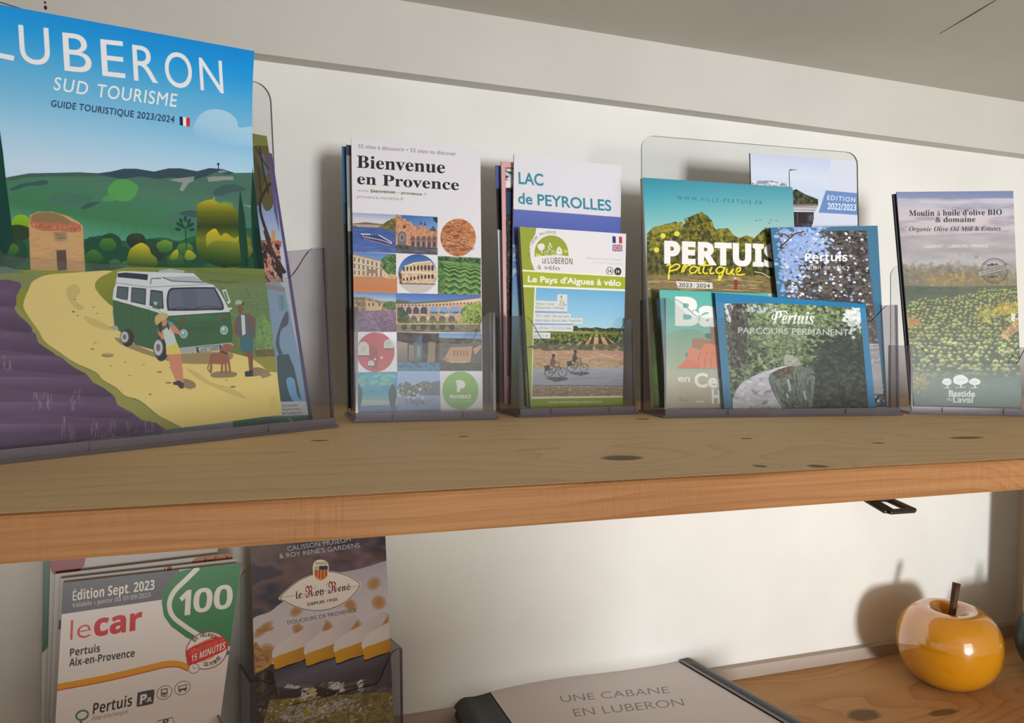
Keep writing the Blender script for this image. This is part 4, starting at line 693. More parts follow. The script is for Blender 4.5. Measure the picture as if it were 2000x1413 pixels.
def art_edition(S):
    a = Art('cover_print_directory', S, 500, 900, (210, 220, 236), 13); a.view(1220, 260, 3.704)
    a.grad([(850, 120), (1500, 160), (1500, 500), (850, 480)], (1100, 150), (1100, 440), [(196, 206, 232), (212, 220, 238), (198, 212, 234)])
    a.dots([(920, 345), (1060, 345), (1190, 370), (1190, 395), (920, 375)], 60, 2.4, [(150, 156, 170), (230, 232, 240), (120, 124, 130)], .8, 2.2); a.tex([(915, 362), (1190, 384), (1190, 400), (915, 380)], [(216, 220, 232), (150, 150, 160)], 3)
    a.line([(1193, 395), (1190, 290), (1192, 272), (1212, 266), (1242, 268)], 5, (60, 66, 80)); a.poly([(1190, 264), (1216, 262), (1200, 274)], (50, 56, 66))
    a.dots([(1205, 420), (1240, 405), (1300, 440), (1400, 480), (1400, 520), (1215, 515)], 620, 2.2, [(50, 60, 48), (80, 84, 60), (36, 44, 40), (104, 96, 70)])
    a.poly([(1210, 515), (1400, 515), (1400, 530), (1210, 530)], (128, 122, 116)); a.poly([(1215, 530), (1395, 532), (1380, 566), (1220, 560)], (168, 160, 160)); a.line([(1215, 545), (1390, 550)], 8, (206, 202, 206))
    a.poly([(1220, 570), (1370, 572), (1360, 680), (1220, 680)], (60, 54, 62)); a.poly([(1226, 575), (1320, 575), (1318, 650), (1230, 655)], (44, 38, 44)); a.ell(1350, 615, 20, 24, (90, 84, 96)); a.line([(1250, 575), (1250, 660)], 5, (104, 94, 100)); a.poly([(1285, 670), (1340, 655), (1350, 690), (1285, 690)], (70, 84, 120))
    a.poly([(1500, 150), (1720, 170), (1760, 1300), (1200, 1300), (1348, 680), (1405, 570), (1458, 410)], (212, 216, 232)); a.poly([(1500, 180), (1496, 150), (1200, 1300), (1330, 800)], (212, 216, 232), .0)
    a.poly([(1456, 415), (1690, 436), (1706, 594), (1402, 576)], (106, 140, 192)); a.text('EDITION', (1464, 482), (1668, 500), 32, (206, 218, 238), '', 0.023, track=1.25); a.text('2022/2023', (1466, 550), (1674, 562), 44, (220, 228, 242), '', 0.023)
    return a

def art_plan(S):
    a = Art('cover_print_town_map', S, 480, 840, (66, 116, 148), 15); a.view(1220, 260, 3.704)
    ph = [(1115, 712), (1752, 706), (1780, 1111), (1900, 2080), (1300, 2080), (1160, 1111)]
    a.poly(ph, (72, 66, 70)); a.grad([(1115, 712), (1410, 710), (1400, 860), (1280, 1111), (1165, 1111)], (1150, 720), (1300, 1100), [(150, 176, 226), (170, 190, 226)])
    a.dots(ph, 5200, 2.2, [(70, 66, 66), (96, 90, 88), (52, 48, 50), (84, 80, 76), (112, 104, 98)], 1, 1.8)
    a.scatter(1330, 800, 70, 60, 260, 2.2, [(150, 176, 226), (164, 186, 228)], 1, 1.7); a.scatter(1200, 900, 50, 120, 260, 2.3, [(156, 180, 228), (140, 168, 220)], 1, 1.6); a.dots(ph, 420, 1.8, [(206, 212, 222), (156, 176, 214), (230, 232, 236)], 1, 1.4)
    a.line([(1752, 850), (1640, 800), (1560, 790)], 7, (70, 66, 70)); a.line([(1120, 830), (1230, 730), (1300, 712)], 10, (60, 54, 58)); a.line([(1340, 960), (1350, 1010), (1380, 1111)], 7, (60, 54, 54))
    a.view(1220, 540, 3.571); a.poly([(1690, 0), (1720, 0), (1742, 220), (1690, 220)], (90, 84, 84), .5); a.dots([(1690, 200), (1740, 200), (1770, 480), (1700, 480)], 200, 2, [(120, 110, 104), (84, 76, 76)])
    a.tex([(1690, 470), (1772, 470), (1804, 820), (1700, 815)], [(150, 146, 152), (196, 190, 196), (160, 150, 150)], (20, 4), 3)
    a.poly([(1700, 600), (1786, 610), (1804, 822), (1700, 822)], (170, 166, 168), .8)
    a.view(1220, 260, 3.704); a.text('Pertuis', (1305, 930), (1612, 928), 60, (240, 240, 242), 'sansb', .0); a.text('Plan de ville', (1336, 984), (1590, 986), 32, (200, 202, 206), '')
    return a

def art_balades(S):
    a = Art('cover_print_walks', S, 400, 700, (150, 190, 180), 17); a.view(1220, 540, 3.571)
    a.grad([(200, 60), (1400, 60), (1400, 1000), (200, 1000)], (430, 100), (470, 940), [(78, 176, 168), (120, 190, 178), (160, 190, 176), (190, 182, 160), (186, 170, 146)])
    a.grad(smooth([(275, 440), (330, 390), (420, 368), (500, 372), (560, 400), (640, 450), (640, 640), (300, 640)], 4), (450, 370), (450, 640), [(130, 168, 146), (170, 180, 150)], .8)
    a.poly([(368, 640), (400, 600), (440, 570), (445, 505), (470, 495), (498, 505), (505, 540), (530, 500), (560, 470), (600, 450), (700, 430), (700, 640)], (226, 140, 110)); a.poly([(470, 440), (500, 430), (600, 445), (600, 470), (560, 470), (520, 520), (505, 505), (470, 495)], (176, 130, 100)); a.poly([(595, 360), (640, 330), (700, 330), (700, 500), (600, 470)], (166, 124, 100)); a.poly([(368, 640), (440, 575), (500, 600), (520, 640)], (222, 120, 96), .8)
    a.blob(585, 415, 22, (96, 128, 110), 1, .2); a.ell(432, 545, 10, 12, (110, 140, 120)); a.line([(432, 550), (432, 572)], 3, (120, 110, 90))
    for x in (515, 560, 600): a.line([(x, 560), (x + 3, 636)], 4, (190, 90, 74)); a.line([(x + 10, 530), (x + 12, 548)], 5, (170, 100, 80))
    a.line([(368, 640), (640, 646)], 3, (150, 120, 100))
    Wc = (238, 238, 234); a.text('Balades', (352, 335), (1290, 356), 184, Wc, '', .04, up=(0, -1))
    a.text('en', (372, 734), (455, 736), 46, Wc, '', .02, up=(0, -1)); a.text('Centre', (487, 770), (880, 782), 92, Wc, '', .03, up=(0, -1)); a.text('Historique', (608, 884), (980, 892), 92, Wc, '', .03, up=(0, -1))
    a.ell(388, 854, 9, 12, (206, 130, 70)); a.text('Ville de', (405, 856), (445, 857), 10, (150, 110, 80), ''); a.line([(376, 866), (445, 868)], 3, (150, 100, 80)); a.text('OFFICE', (492, 862), (550, 863), 11, (170, 156, 140), ''); a.text('TOURISME', (494, 880), (552, 881), 12, (236, 232, 226), '', 0.028)
    return a

def art_parcours(S):
    a = Art('cover_print_trail', S, 760, 600, (60, 128, 168), 19); a.view(1220, 540, 3.571)
    a.poly([(560, 90), (1700, 130), (1700, 230), (560, 170)], (18, 122, 172)); ph = [(690, 188), (1100, 190), (1660, 222), (1705, 950), (752, 955)]
    a.poly(ph, (74, 88, 66))
    a.dots(ph, 6000, 2.4, [(66, 78, 62), (96, 114, 80), (50, 56, 50), (120, 138, 96), (84, 98, 74), (148, 160, 120)], .9, 1.5)
    a.scatter(1200, 380, 170, 110, 1900, 2.3, [(140, 156, 110), (168, 180, 136), (110, 130, 88), (90, 110, 76)], .85, 1.4)
    a.scatter(1560, 560, 90, 120, 700, 3., [(44, 50, 46), (60, 68, 58), (36, 42, 42), (76, 86, 70)], .85, 1.5); a.scatter(1400, 600, 50, 90, 300, 3., [(50, 56, 50), (66, 76, 62), (40, 46, 44)], .8, 1.5)
    a.dots(smooth([(1420, 520), (1500, 440), (1560, 500), (1660, 470), (1700, 950), (1290, 950), (1310, 760), (1370, 660)], 4), 2300, 3., [(44, 50, 46), (60, 68, 58), (36, 42, 42), (76, 86, 70)], .85, 1.5)
    a.dots([(700, 190), (860, 190), (850, 640), (740, 640)], 700, 2.2, [(64, 60, 56), (90, 84, 78), (48, 44, 42), (120, 116, 104)], .9, 1.8, 90)
    a.scatter(1595, 285, 32, 50, 150, 2.6, [(226, 232, 232), (206, 214, 206)], .95, 1.2); a.dots([(700, 190), (760, 190), (740, 330), (705, 300)], 60, 2.2, [(190, 206, 216), (220, 224, 230)], .9); a.dots([(820, 195), (1060, 200), (1060, 260), (820, 250)], 60, 2, [(180, 196, 200)], .8)
    a.line(smooth([(720, 200), (760, 300), (800, 480), (790, 560)], 4, False), 30, (70, 62, 56), .7); a.line(smooth([(840, 230), (850, 360), (810, 520)], 4, False), 20, (84, 76, 68), .6); a.line(smooth([(1135, 400), (1120, 520), (1105, 620)], 4, False), 14, (110, 104, 92), .8)
    a.poly(smooth([(1110, 560), (1150, 545), (1220, 590), (1200, 640), (1120, 620)], 4), (196, 190, 176), .7)
    a.poly([(1060, 640), (1190, 626), (1310, 640), (1290, 700), (1300, 955), (1130, 955), (1060, 830), (1015, 740), (1010, 690)], (104, 116, 104)); a.tex([(1030, 660), (1200, 640), (1330, 700), (1310, 955), (1130, 955), (1050, 800)], [(84, 94, 84), (124, 134, 120), (66, 76, 70)], (7, 14), 3)
    a.dots([(1010, 650), (1180, 625), (1190, 680), (1060, 720)], 140, 2.5, [(90, 76, 66), (120, 100, 84), (70, 62, 56)]); a.line([(1190, 640), (1180, 690)], 8, (170, 150, 130), .7)
    for x0, y0, y1 in ((1140, 720, 800), (1250, 800, 860), (1130, 820, 850)): a.line([(x0, y0), (x0 + 14, y1)], 16, (190, 204, 210), .75)
    pth = [(1180, 618), (1090, 630), (1000, 655), (900, 695), (820, 740), (780, 790), (752, 860), (756, 955), (1132, 955), (1070, 850), (1030, 780), (1010, 720), (1016, 680), (1070, 650)]
    a.poly(pth, (160, 162, 176)); a.tex(pth, [(132, 132, 146), (176, 178, 190), (206, 206, 214)], (14, 3.5), 3, .85); a.dots(pth, 130, 3, [(214, 212, 218), (196, 190, 200)], .8, 2.6, 0); a.tex([(860, 905), (1100, 905), (1128, 955), (860, 955)], [(206, 196, 196), (150, 140, 146), (220, 214, 214)], 5, 3)
    a.line(smooth([(1016, 690), (1010, 730), (1060, 850), (1128, 952)], 4, False), 6, (60, 60, 58))
    a.poly([(1640, 215), (1700, 225), (1760, 955), (1705, 955)], (58, 134, 180)); a.poly([(560, 160), (690, 188), (752, 960), (690, 960)], (64, 126, 164)); a.poly([(560, 90), (1700, 130), (1690, 222), (1100, 190), (690, 186), (560, 160)], (18, 122, 172))
    a.text('Pertuis', (1030, 328), (1322, 334), 84, (238, 240, 240), 'serifbi', .006, up=(.02, -1)); a.line(smooth([(1042, 262), (1028, 290), (1046, 300), (1070, 250), (1120, 244), (1136, 268)], 4, False), 8, (238, 240, 240)); a.text('PARCOURS PERMANENT', (792, 398), (1562, 414), 42, (222, 226, 226), '', .0, up=(.0, -1))
    a.line([(1642, 358), (1642, 390)], 6, (222, 228, 230))
    return a

def art_moulin(S):
    a = Art('cover_print_olive_mill', S, 600, 1120, (160, 156, 164), 21); a.view(1700, 350, 2.943)
    a.grad([(100, 50), (900, 50), (900, 620), (100, 640)], (480, 70), (480, 620), [(118, 132, 170), (140, 148, 178), (190, 180, 190), (184, 172, 180), (168, 156, 164), (160, 152, 158), (166, 162, 160), (140, 136, 128), (112, 108, 92)])
    a.tex([(100, 110), (900, 110), (900, 300), (100, 330)], [(150, 140, 154), (200, 190, 196), (214, 204, 206)], (50, 10), 4, .55); a.tex([(130, 330), (900, 300), (900, 520), (130, 540)], [(150, 146, 150), (186, 182, 182)], (50, 12), 4, .5); a.poly(smooth([(300, 120), (420, 126), (560, 122), (700, 110), (850, 115), (850, 135), (600, 140), (300, 138)], 4), (206, 196, 204), .6)
    a.scatter(480, 560, 300, 34, 1300, 3, [(128, 118, 100), (112, 106, 92), (150, 134, 96), (100, 94, 80)], .35, 1.4); a.scatter(450, 578, 70, 22, 150, 2.6, [(168, 142, 70), (140, 120, 66), (124, 108, 66)], .6); a.scatter(730, 600, 110, 18, 150, 2.6, [(140, 124, 70), (116, 108, 66)], .5)
    g = [(140, 612), (400, 618), (880, 612), (900, 1360), (150, 1360)]; a.grad(g, (480, 610), (520, 1340), [(86, 96, 80), (66, 76, 50), (62, 72, 40), (52, 66, 40), (70, 92, 70), (84, 110, 96)])
    a.tex([(145, 610), (520, 625), (480, 690), (150, 700)], [(62, 74, 66), (80, 90, 76), (56, 66, 56)], (14, 3), 3)
    a.tex(g, [(64, 74, 44), (92, 100, 56)], (30, 4), 4, .35)
    cols = [((130, 138, 78), (184, 180, 112), (62, 72, 44)), ((150, 160, 96), (196, 196, 130), (66, 80, 50))]
    rg = random.Random(4)
    for r in range(34):
        for c in range(30):
            k = r / 30.; x = 150 + c * (22 + 17 * k) + (34 - 24 * k) * (r % 2) - 300 * k * 0 + (30 - r) * 9 - 140; y = 636 + r * (9.5 + r * .36)
            if not (145 < x < 875) or y > 1200: continue
            if y < 705 - (x - 150) * .10 and x < 620: continue
            s = (8 + 11 * k) * rg.uniform(.6, 1.25); x += rg.uniform(-7, 7) * (.6 + k); y += rg.uniform(-6, 6)
            b, h, d = cols[0] if k < .62 else cols[1]; cv = rg.uniform(.7, 1.15); h = tuple(min(255, q_ * rg.uniform(.85, 1.15)) for q_ in h)
            if y > 1000 and rg.random() < .25: continue
            a.ell(x + s * .35, y + s * .5, s * 1.05, s * .7, d, .8); a.blob(x, y, s, tuple(min(255, v * cv) for v in b), 1, .18, 7, ry=s * .85); a.blob(x - s * .15, y - s * .3, s * .6, h, .6, .3, 6, ry=s * .36); a.dots([(x - s, y), (x + s, y), (x + s * .8, y + s * .8), (x - s * .6, y + s * .8)], 3, s * .14, [d], .7)
    a.dots([(150, 1140), (880, 1140), (890, 1360), (160, 1360)], 1500, 3.6, [(78, 104, 90), (92, 118, 104), (70, 94, 84)], .5, 1.5); a.grad([(150, 1100), (900, 1100), (900, 1380), (150, 1380)], (500, 1110), (500, 1240), [(84, 108, 94), (84, 110, 98)], .55)
    for (cx, cy, sx_, sy_), n, cl in (((672, 775, 22, 20), 90, [(150, 146, 50), (124, 130, 54), (176, 164, 70)]), ((785, 745, 32, 20), 120, [(176, 152, 40), (196, 168, 54), (140, 130, 54)]), ((240, 822, 28, 12), 60, [(190, 130, 50), (160, 110, 50), (140, 120, 60)]), ((250, 1165, 50, 36), 170, [(150, 130, 70), (120, 116, 70), (176, 150, 80)])):
        a.scatter(cx, cy, sx_, sy_, n, 2.4, cl, .85)
    a.poly(smooth([(880, 790), (850, 790), (800, 850), (760, 880), (755, 910), (790, 920), (810, 880), (880, 840)], 4), (190, 160, 110)); a.tex([(755, 880), (840, 800), (880, 790), (880, 840), (800, 910)], [(206, 176, 120), (150, 120, 84), (120, 90, 60)], 5, 3, .7); a.dots([(810, 770), (835, 775), (830, 820), (805, 815)], 26, 2, [(210, 206, 200)])
    K = (30, 28, 34); a.text('Moulin à huile d’olive BIO', (222, 212), (756, 206), 32, K, 'serifb', .004); a.text('& domaine', (374, 248), (604, 246), 30, K, 'serifb', .004); a.text('Organic Olive Oil Mill & Estates', (222, 300), (750, 297), 26, (34, 34, 40), 'serifbi'); a.text('CADENET • LUBERON • FRANCE', (306, 396), (676, 392), 17, (214, 210, 214), '', .012)
    D = (54, 58, 60); a.line([(713 + 76 * math.cos(k), 527 + 70 * math.sin(k)) for k in np.arange(0, 6.28, .15)], 4.5, D, closed=True); a.line([(713 + 66 * math.cos(k), 527 + 60 * math.sin(k)) for k in np.arange(0, 6.28, .15)], 2, D, .8, closed=True)
    a.poly([(620, 532), (796, 490), (800, 518), (624, 560)], (152, 150, 148)); a.line([(620, 532), (796, 490)], 2.5, D); a.line([(624, 560), (800, 518)], 2.5, D); a.text('À LA PROPRIÉTÉ', (640, 548), (785, 513), 13, D, '')
    for y in (492, 562): a.ell(700, y, 12, 8, D); a.line([(672, y + 6), (735, y - 2)], 3, D); a.ell(680, y + 2, 7, 5, D); a.ell(722, y - 2, 7, 5, D)
    Wc = (232, 234, 234)
    for cx, cy, rx, ry in ((440, 1166, 27, 20), (518, 1155, 43, 28), (598, 1166, 32, 20)):
        a.blob(cx, cy, rx, Wc, 1, .08, 12, ry=ry); a.line([(cx, cy), (cx + 3, cy + ry + 16)], 7, Wc); a.line([(cx - rx * .7, cy + ry + 16), (cx + rx * .7, cy + ry + 15)], 3, Wc)
        for k in range(5): a.line(smooth([(cx - rx * .6 + k * rx * .25, cy + 6), (cx - rx * .4 + k * rx * .25, cy - 4), (cx - rx * .2 + k * rx * .25, cy + 3)], 3, False), 1.6, (170, 176, 174))
    a.text('Bastide', (450, 1250), (602, 1252), 34, Wc, '', .03); a.text('Laval', (474, 1284), (590, 1286), 34, Wc, '', .03); a.text('du', (440, 1274), (468, 1274), 20, Wc, '')
    return a

def art_trees(S):
    a = Art('cover_print_pines', S, 700, 1000, (150, 170, 190), 23); a.view(0, 0, 2.857)
    a.grad([(900, 600), (1800, 600), (1800, 2600), (900, 2600)], (1480, 750), (1560, 1400), [(116, 112, 60), (100, 130, 160), (130, 156, 200), (190, 196, 210)])
    a.poly(smooth([(1300, 740), (1420, 745), (1500, 770), (1495, 830), (1460, 836), (1380, 820)], 4), (122, 124, 70)); a.poly(smooth([(1410, 830), (1470, 815), (1500, 830), (1520, 960), (1530, 1100), (1510, 1170), (1470, 1160), (1440, 1000)], 4), (92, 88, 58)); a.poly([(1400, 820), (1440, 900), (1480, 1000), (1440, 1150), (1400, 1150)], (76, 78, 52))
    a.poly([(1462, 850), (1476, 870), (1500, 960), (1480, 990), (1455, 900)], (84, 104, 140)); a.poly([(1498, 860), (1520, 900), (1535, 1080), (1560, 1300), (1530, 1180), (1512, 1020)], (96, 84, 130))
    for p, w_ in (([(1450, 820), (1470, 950), (1500, 1080)], 9), ([(1425, 820), (1500, 950)], 7), ([(1510, 1020), (1450, 1140), (1490, 1300), (1560, 1480)], 16), ([(1440, 930), (1460, 1110)], 8)): a.line(smooth(p, 4, False), w_, (58, 48, 50))
    a.tex([(1420, 1340), (1560, 1340), (1570, 1720), (1420, 1720)], [(150, 90, 74), (196, 150, 120), (110, 70, 66), (206, 176, 150)], 7, 3); a.poly([(1515, 1285), (1535, 1285), (1540, 1370), (1512, 1370)], (190, 150, 104)); a.poly([(1500, 1350), (1570, 1345), (1570, 1380)], (176, 100, 80))
    a.view(0, 450, 2.857); a.poly([(1380, 290), (1560, 290), (1590, 330), (1800, 1300), (1300, 1300)], (140, 166, 196)); a.tex([(1460, 60), (1560, 80), (1580, 290), (1480, 290)], [(176, 110, 90), (206, 170, 150), (90, 60, 60), (50, 50, 60)], 8, 3)
    a.line(smooth([(1480, 0), (1510, 100), (1560, 190), (1590, 240)], 4, False), 22, (72, 56, 58)); a.poly([(1550, 360), (1590, 370), (1595, 450), (1555, 445)], (120, 160, 176)); a.line([(1572, 365), (1575, 448)], 4, (80, 110, 130)); a.poly([(1490, 300), (1590, 320), (1590, 345), (1490, 330)], (150, 140, 140))
    a.poly(smooth([(1600, 450), (1610, 520), (1570, 560), (1560, 640), (1590, 720), (1570, 720), (1540, 640), (1560, 540)], 4), (86, 96, 120)); a.poly([(1545, 700), (1610, 690), (1640, 760), (1680, 940), (1700, 1000), (1560, 1000)], (74, 96, 104)); a.poly(smooth([(1600, 830), (1640, 830), (1660, 920), (1690, 960), (1640, 955), (1610, 900)], 4), (120, 170, 214))
    a.poly([(1400, 960), (1708, 955), (1735, 1035), (1400, 1050)], (206, 208, 214)); a.poly([(1300, 1050), (1735, 1030), (1760, 1090), (1300, 1130)], (96, 132, 122)); a.poly([(1600, 1045), (1625, 1050), (1650, 1080), (1630, 1085)], (140, 170, 200))
    for i, t_ in enumerate(('L’Isle-Cavaillon', 'Provence/Mont-Ventoux', 'en Luberon')): a.text(t_, (1575 + i * 0, 986 + i * 21), (1664 + i * 12, 982 + i * 21), 13, (60, 60, 66), '')
    return a

def art_lecar(S):
    a = Art('cover_print_bus_timetable', S, 640, 1120, (226, 221, 218), 25); a.view(60, 1040, 3.789); GR = (50, 126, 70); DG = (96, 96, 104)
    a.poly([(200, 340), (1100, 180), (1100, 480), (970, 500), (200, 612)], DG)
    a.poly([(1110, 285), (1230, 260), (1700, 180), (1700, 880), (1440, 912), (1150, 780), (1040, 700), (985, 620), (968, 520), (985, 430), (1040, 350)], GR, sm=0)
    a.line(smooth([(1240, 262), (1150, 350), (1060, 440), (1025, 530), (1050, 620), (1130, 690), (1260, 775), (1380, 860), (1600, 850)], 6, False), 36, (226, 226, 214)); 
    a.poly([(1440, 880), (1700, 845), (1700, 870), (1440, 914)], GR)
    a.poly([(1440, 912), (1700, 873), (1700, 1000), (1300, 1000), (1300, 880)], (226, 221, 218))
    a.text('1', (1092, 618), (1180, 606), 176, (228, 226, 218), 'sansb', .02, up=(.05, -1)); a.text('0', (1200, 600), (1340, 582), 176, (228, 226, 218), 'sansb', .0, up=(.05, -1)); a.text('0', (1350, 578), (1490, 560), 176, (228, 226, 218), 'sansb', .0, up=(.05, -1))
    a.text('Édition Sept. 2023', (310, 508), (915, 424), 72, (232, 228, 220), 'sansb', .0, up=(.03, -1)); a.text('Valable à partir du 01/09/2023', (305, 560), (884, 480), 34, (190, 186, 184), 'sansb', -.01, up=(.03, -1))
    R = (200, 46, 44); a.text('le', (290, 800), (440, 776), 150, (206, 84, 76), '', -.01, up=(.05, -1)); a.text('car', (465, 772), (820, 718), 160, R, 'sansb', .02, up=(.05, -1))
    K = (56, 50, 52); a.text('Pertuis', (288, 920), (512, 886), 56, K, 'sansb', .006, up=(.05, -1)); a.text('Aix-en-Provence', (282, 996), (768, 922), 56, K, 'sansb', .006, up=(.05, -1))
    a.line(smooth([(180, 1152), (560, 1080), (900, 1000), (1000, 978), (1090, 978), (1170, 1005)], 6, False), 48, (222, 156, 20)); a.line(smooth([(180, 1175), (560, 1104), (900, 1024), (1000, 1002), (1090, 1000), (1165, 1030)], 6, False), 9, (196, 90, 40))
    cx, cy = 1302, 876; a.ell(cx, cy, 162, 138, (150, 60, 56), 1, -25); a.ell(cx, cy, 154, 131, (238, 226, 224), 1, -25)
    a.poly(smooth([(1152, 880), (1230, 830), (1360, 775), (1440, 790), (1462, 850), (1390, 900), (1250, 960), (1170, 990), (1150, 930)], 4), (204, 44, 36)); a.line(smooth([(1225, 835), (1300, 800), (1350, 790)], 4, False), 8, (226, 150, 60)); a.line(smooth([(1240, 965), (1330, 935), (1360, 910)], 4, False), 8, (226, 150, 60))
    a.arctext('EN HEURES', 1302, 885, 112, 218, 305, 27, (90, 70, 70), '', 0.028); a.arctext('DE POINTE', 1302, 868, 124, 100, 30, 27, (90, 70, 70), '', 0.028, inside=True); a.text('DÉPART TOUTES LES', (1176, 908), (1432, 820), 34, (232, 96, 60), '', 0.028, up=(.1, -1)); a.text('15 MINUTES', (1186, 962), (1438, 862), 50, (240, 232, 228), 'sansb', .0, up=(.1, -1))
    a.ell(1207, 1010, 42, 38, (170, 110, 90), 1, -25); a.ell(1207, 1010, 36, 32, (236, 226, 220), 1, -25); a.line([(1200, 990), (1204, 1014), (1226, 1006)], 5, (120, 90, 80))
    a.text('Pertuis', (458, 1350), (748, 1286), 82, K, 'sansb', .0, up=(.08, -1)); a.text("Pôle d'échanges", (450, 1400), (716, 1340), 36, (130, 126, 128), '', up=(.3, -1))
    a.line([(380 + 44 * math.cos(k), 1356 + 34 * math.sin(k) - 8 * math.cos(k)) for k in np.arange(0, 6.28, .3)], 15, (84, 128, 100), closed=True); a.line([(372, 1395), (350, 1700)], 16, (84, 128, 100))
    a.poly(smooth([(790, 1200), (800, 1186), (900, 1166), (914, 1176), (908, 1255), (896, 1272), (800, 1292), (784, 1284)], 3), (78, 72, 78)); a.text('P', (806, 1275), (856, 1262), 66, (226, 222, 222), '', 0.038, up=(.1, -1)); a.text('R', (864, 1260), (896, 1250), 32, (226, 222, 222), '', 0.028, up=(.1, -1)); a.line([(846, 1252), (862, 1248)], 5, (226, 222, 222))
    for cx, cy in ((988, 1188), (1122, 1154)):
        a.line([(cx + 57 * math.cos(k), cy + 50 * math.sin(k) - 12 * math.cos(k)) for k in np.arange(0, 6.28, .25)], 5, (100, 94, 98), closed=True)
    a.poly([(962, 1164), (1012, 1154), (1012, 1204), (962, 1214)], (90, 84, 88)); a.poly([(970, 1170), (1004, 1164), (1004, 1184), (970, 1190)], (226, 221, 218)); a.line([(966, 1222), (1010, 1214)], 6, (90, 84, 88)); a.ell(974, 1202, 4, 4, (226, 221, 218)); a.ell(1000, 1197, 4, 4, (226, 221, 218))
    a.poly([(1090, 1142), (1156, 1124), (1156, 1164), (1092, 1178)], (90, 84, 88)); a.poly([(1098, 1146), (1150, 1132), (1150, 1150), (1098, 1162)], (226, 221, 218)); a.ell(1104, 1182, 7, 7, (90, 84, 88)); a.ell(1144, 1172, 7, 7, (90, 84, 88))
    a.line([(936, 1440), (940, 1398), (1050, 1372), (1058, 1420)], 6, (100, 94, 98)); a.text('P', (972, 1440), (1016, 1430), 50, (90, 84, 88), '', 0.028, up=(.1, -1))
    a.text('Venelles', (440, 1640), (800, 1560), 82, K, '', 0.028, up=(.08, -1))
    return a

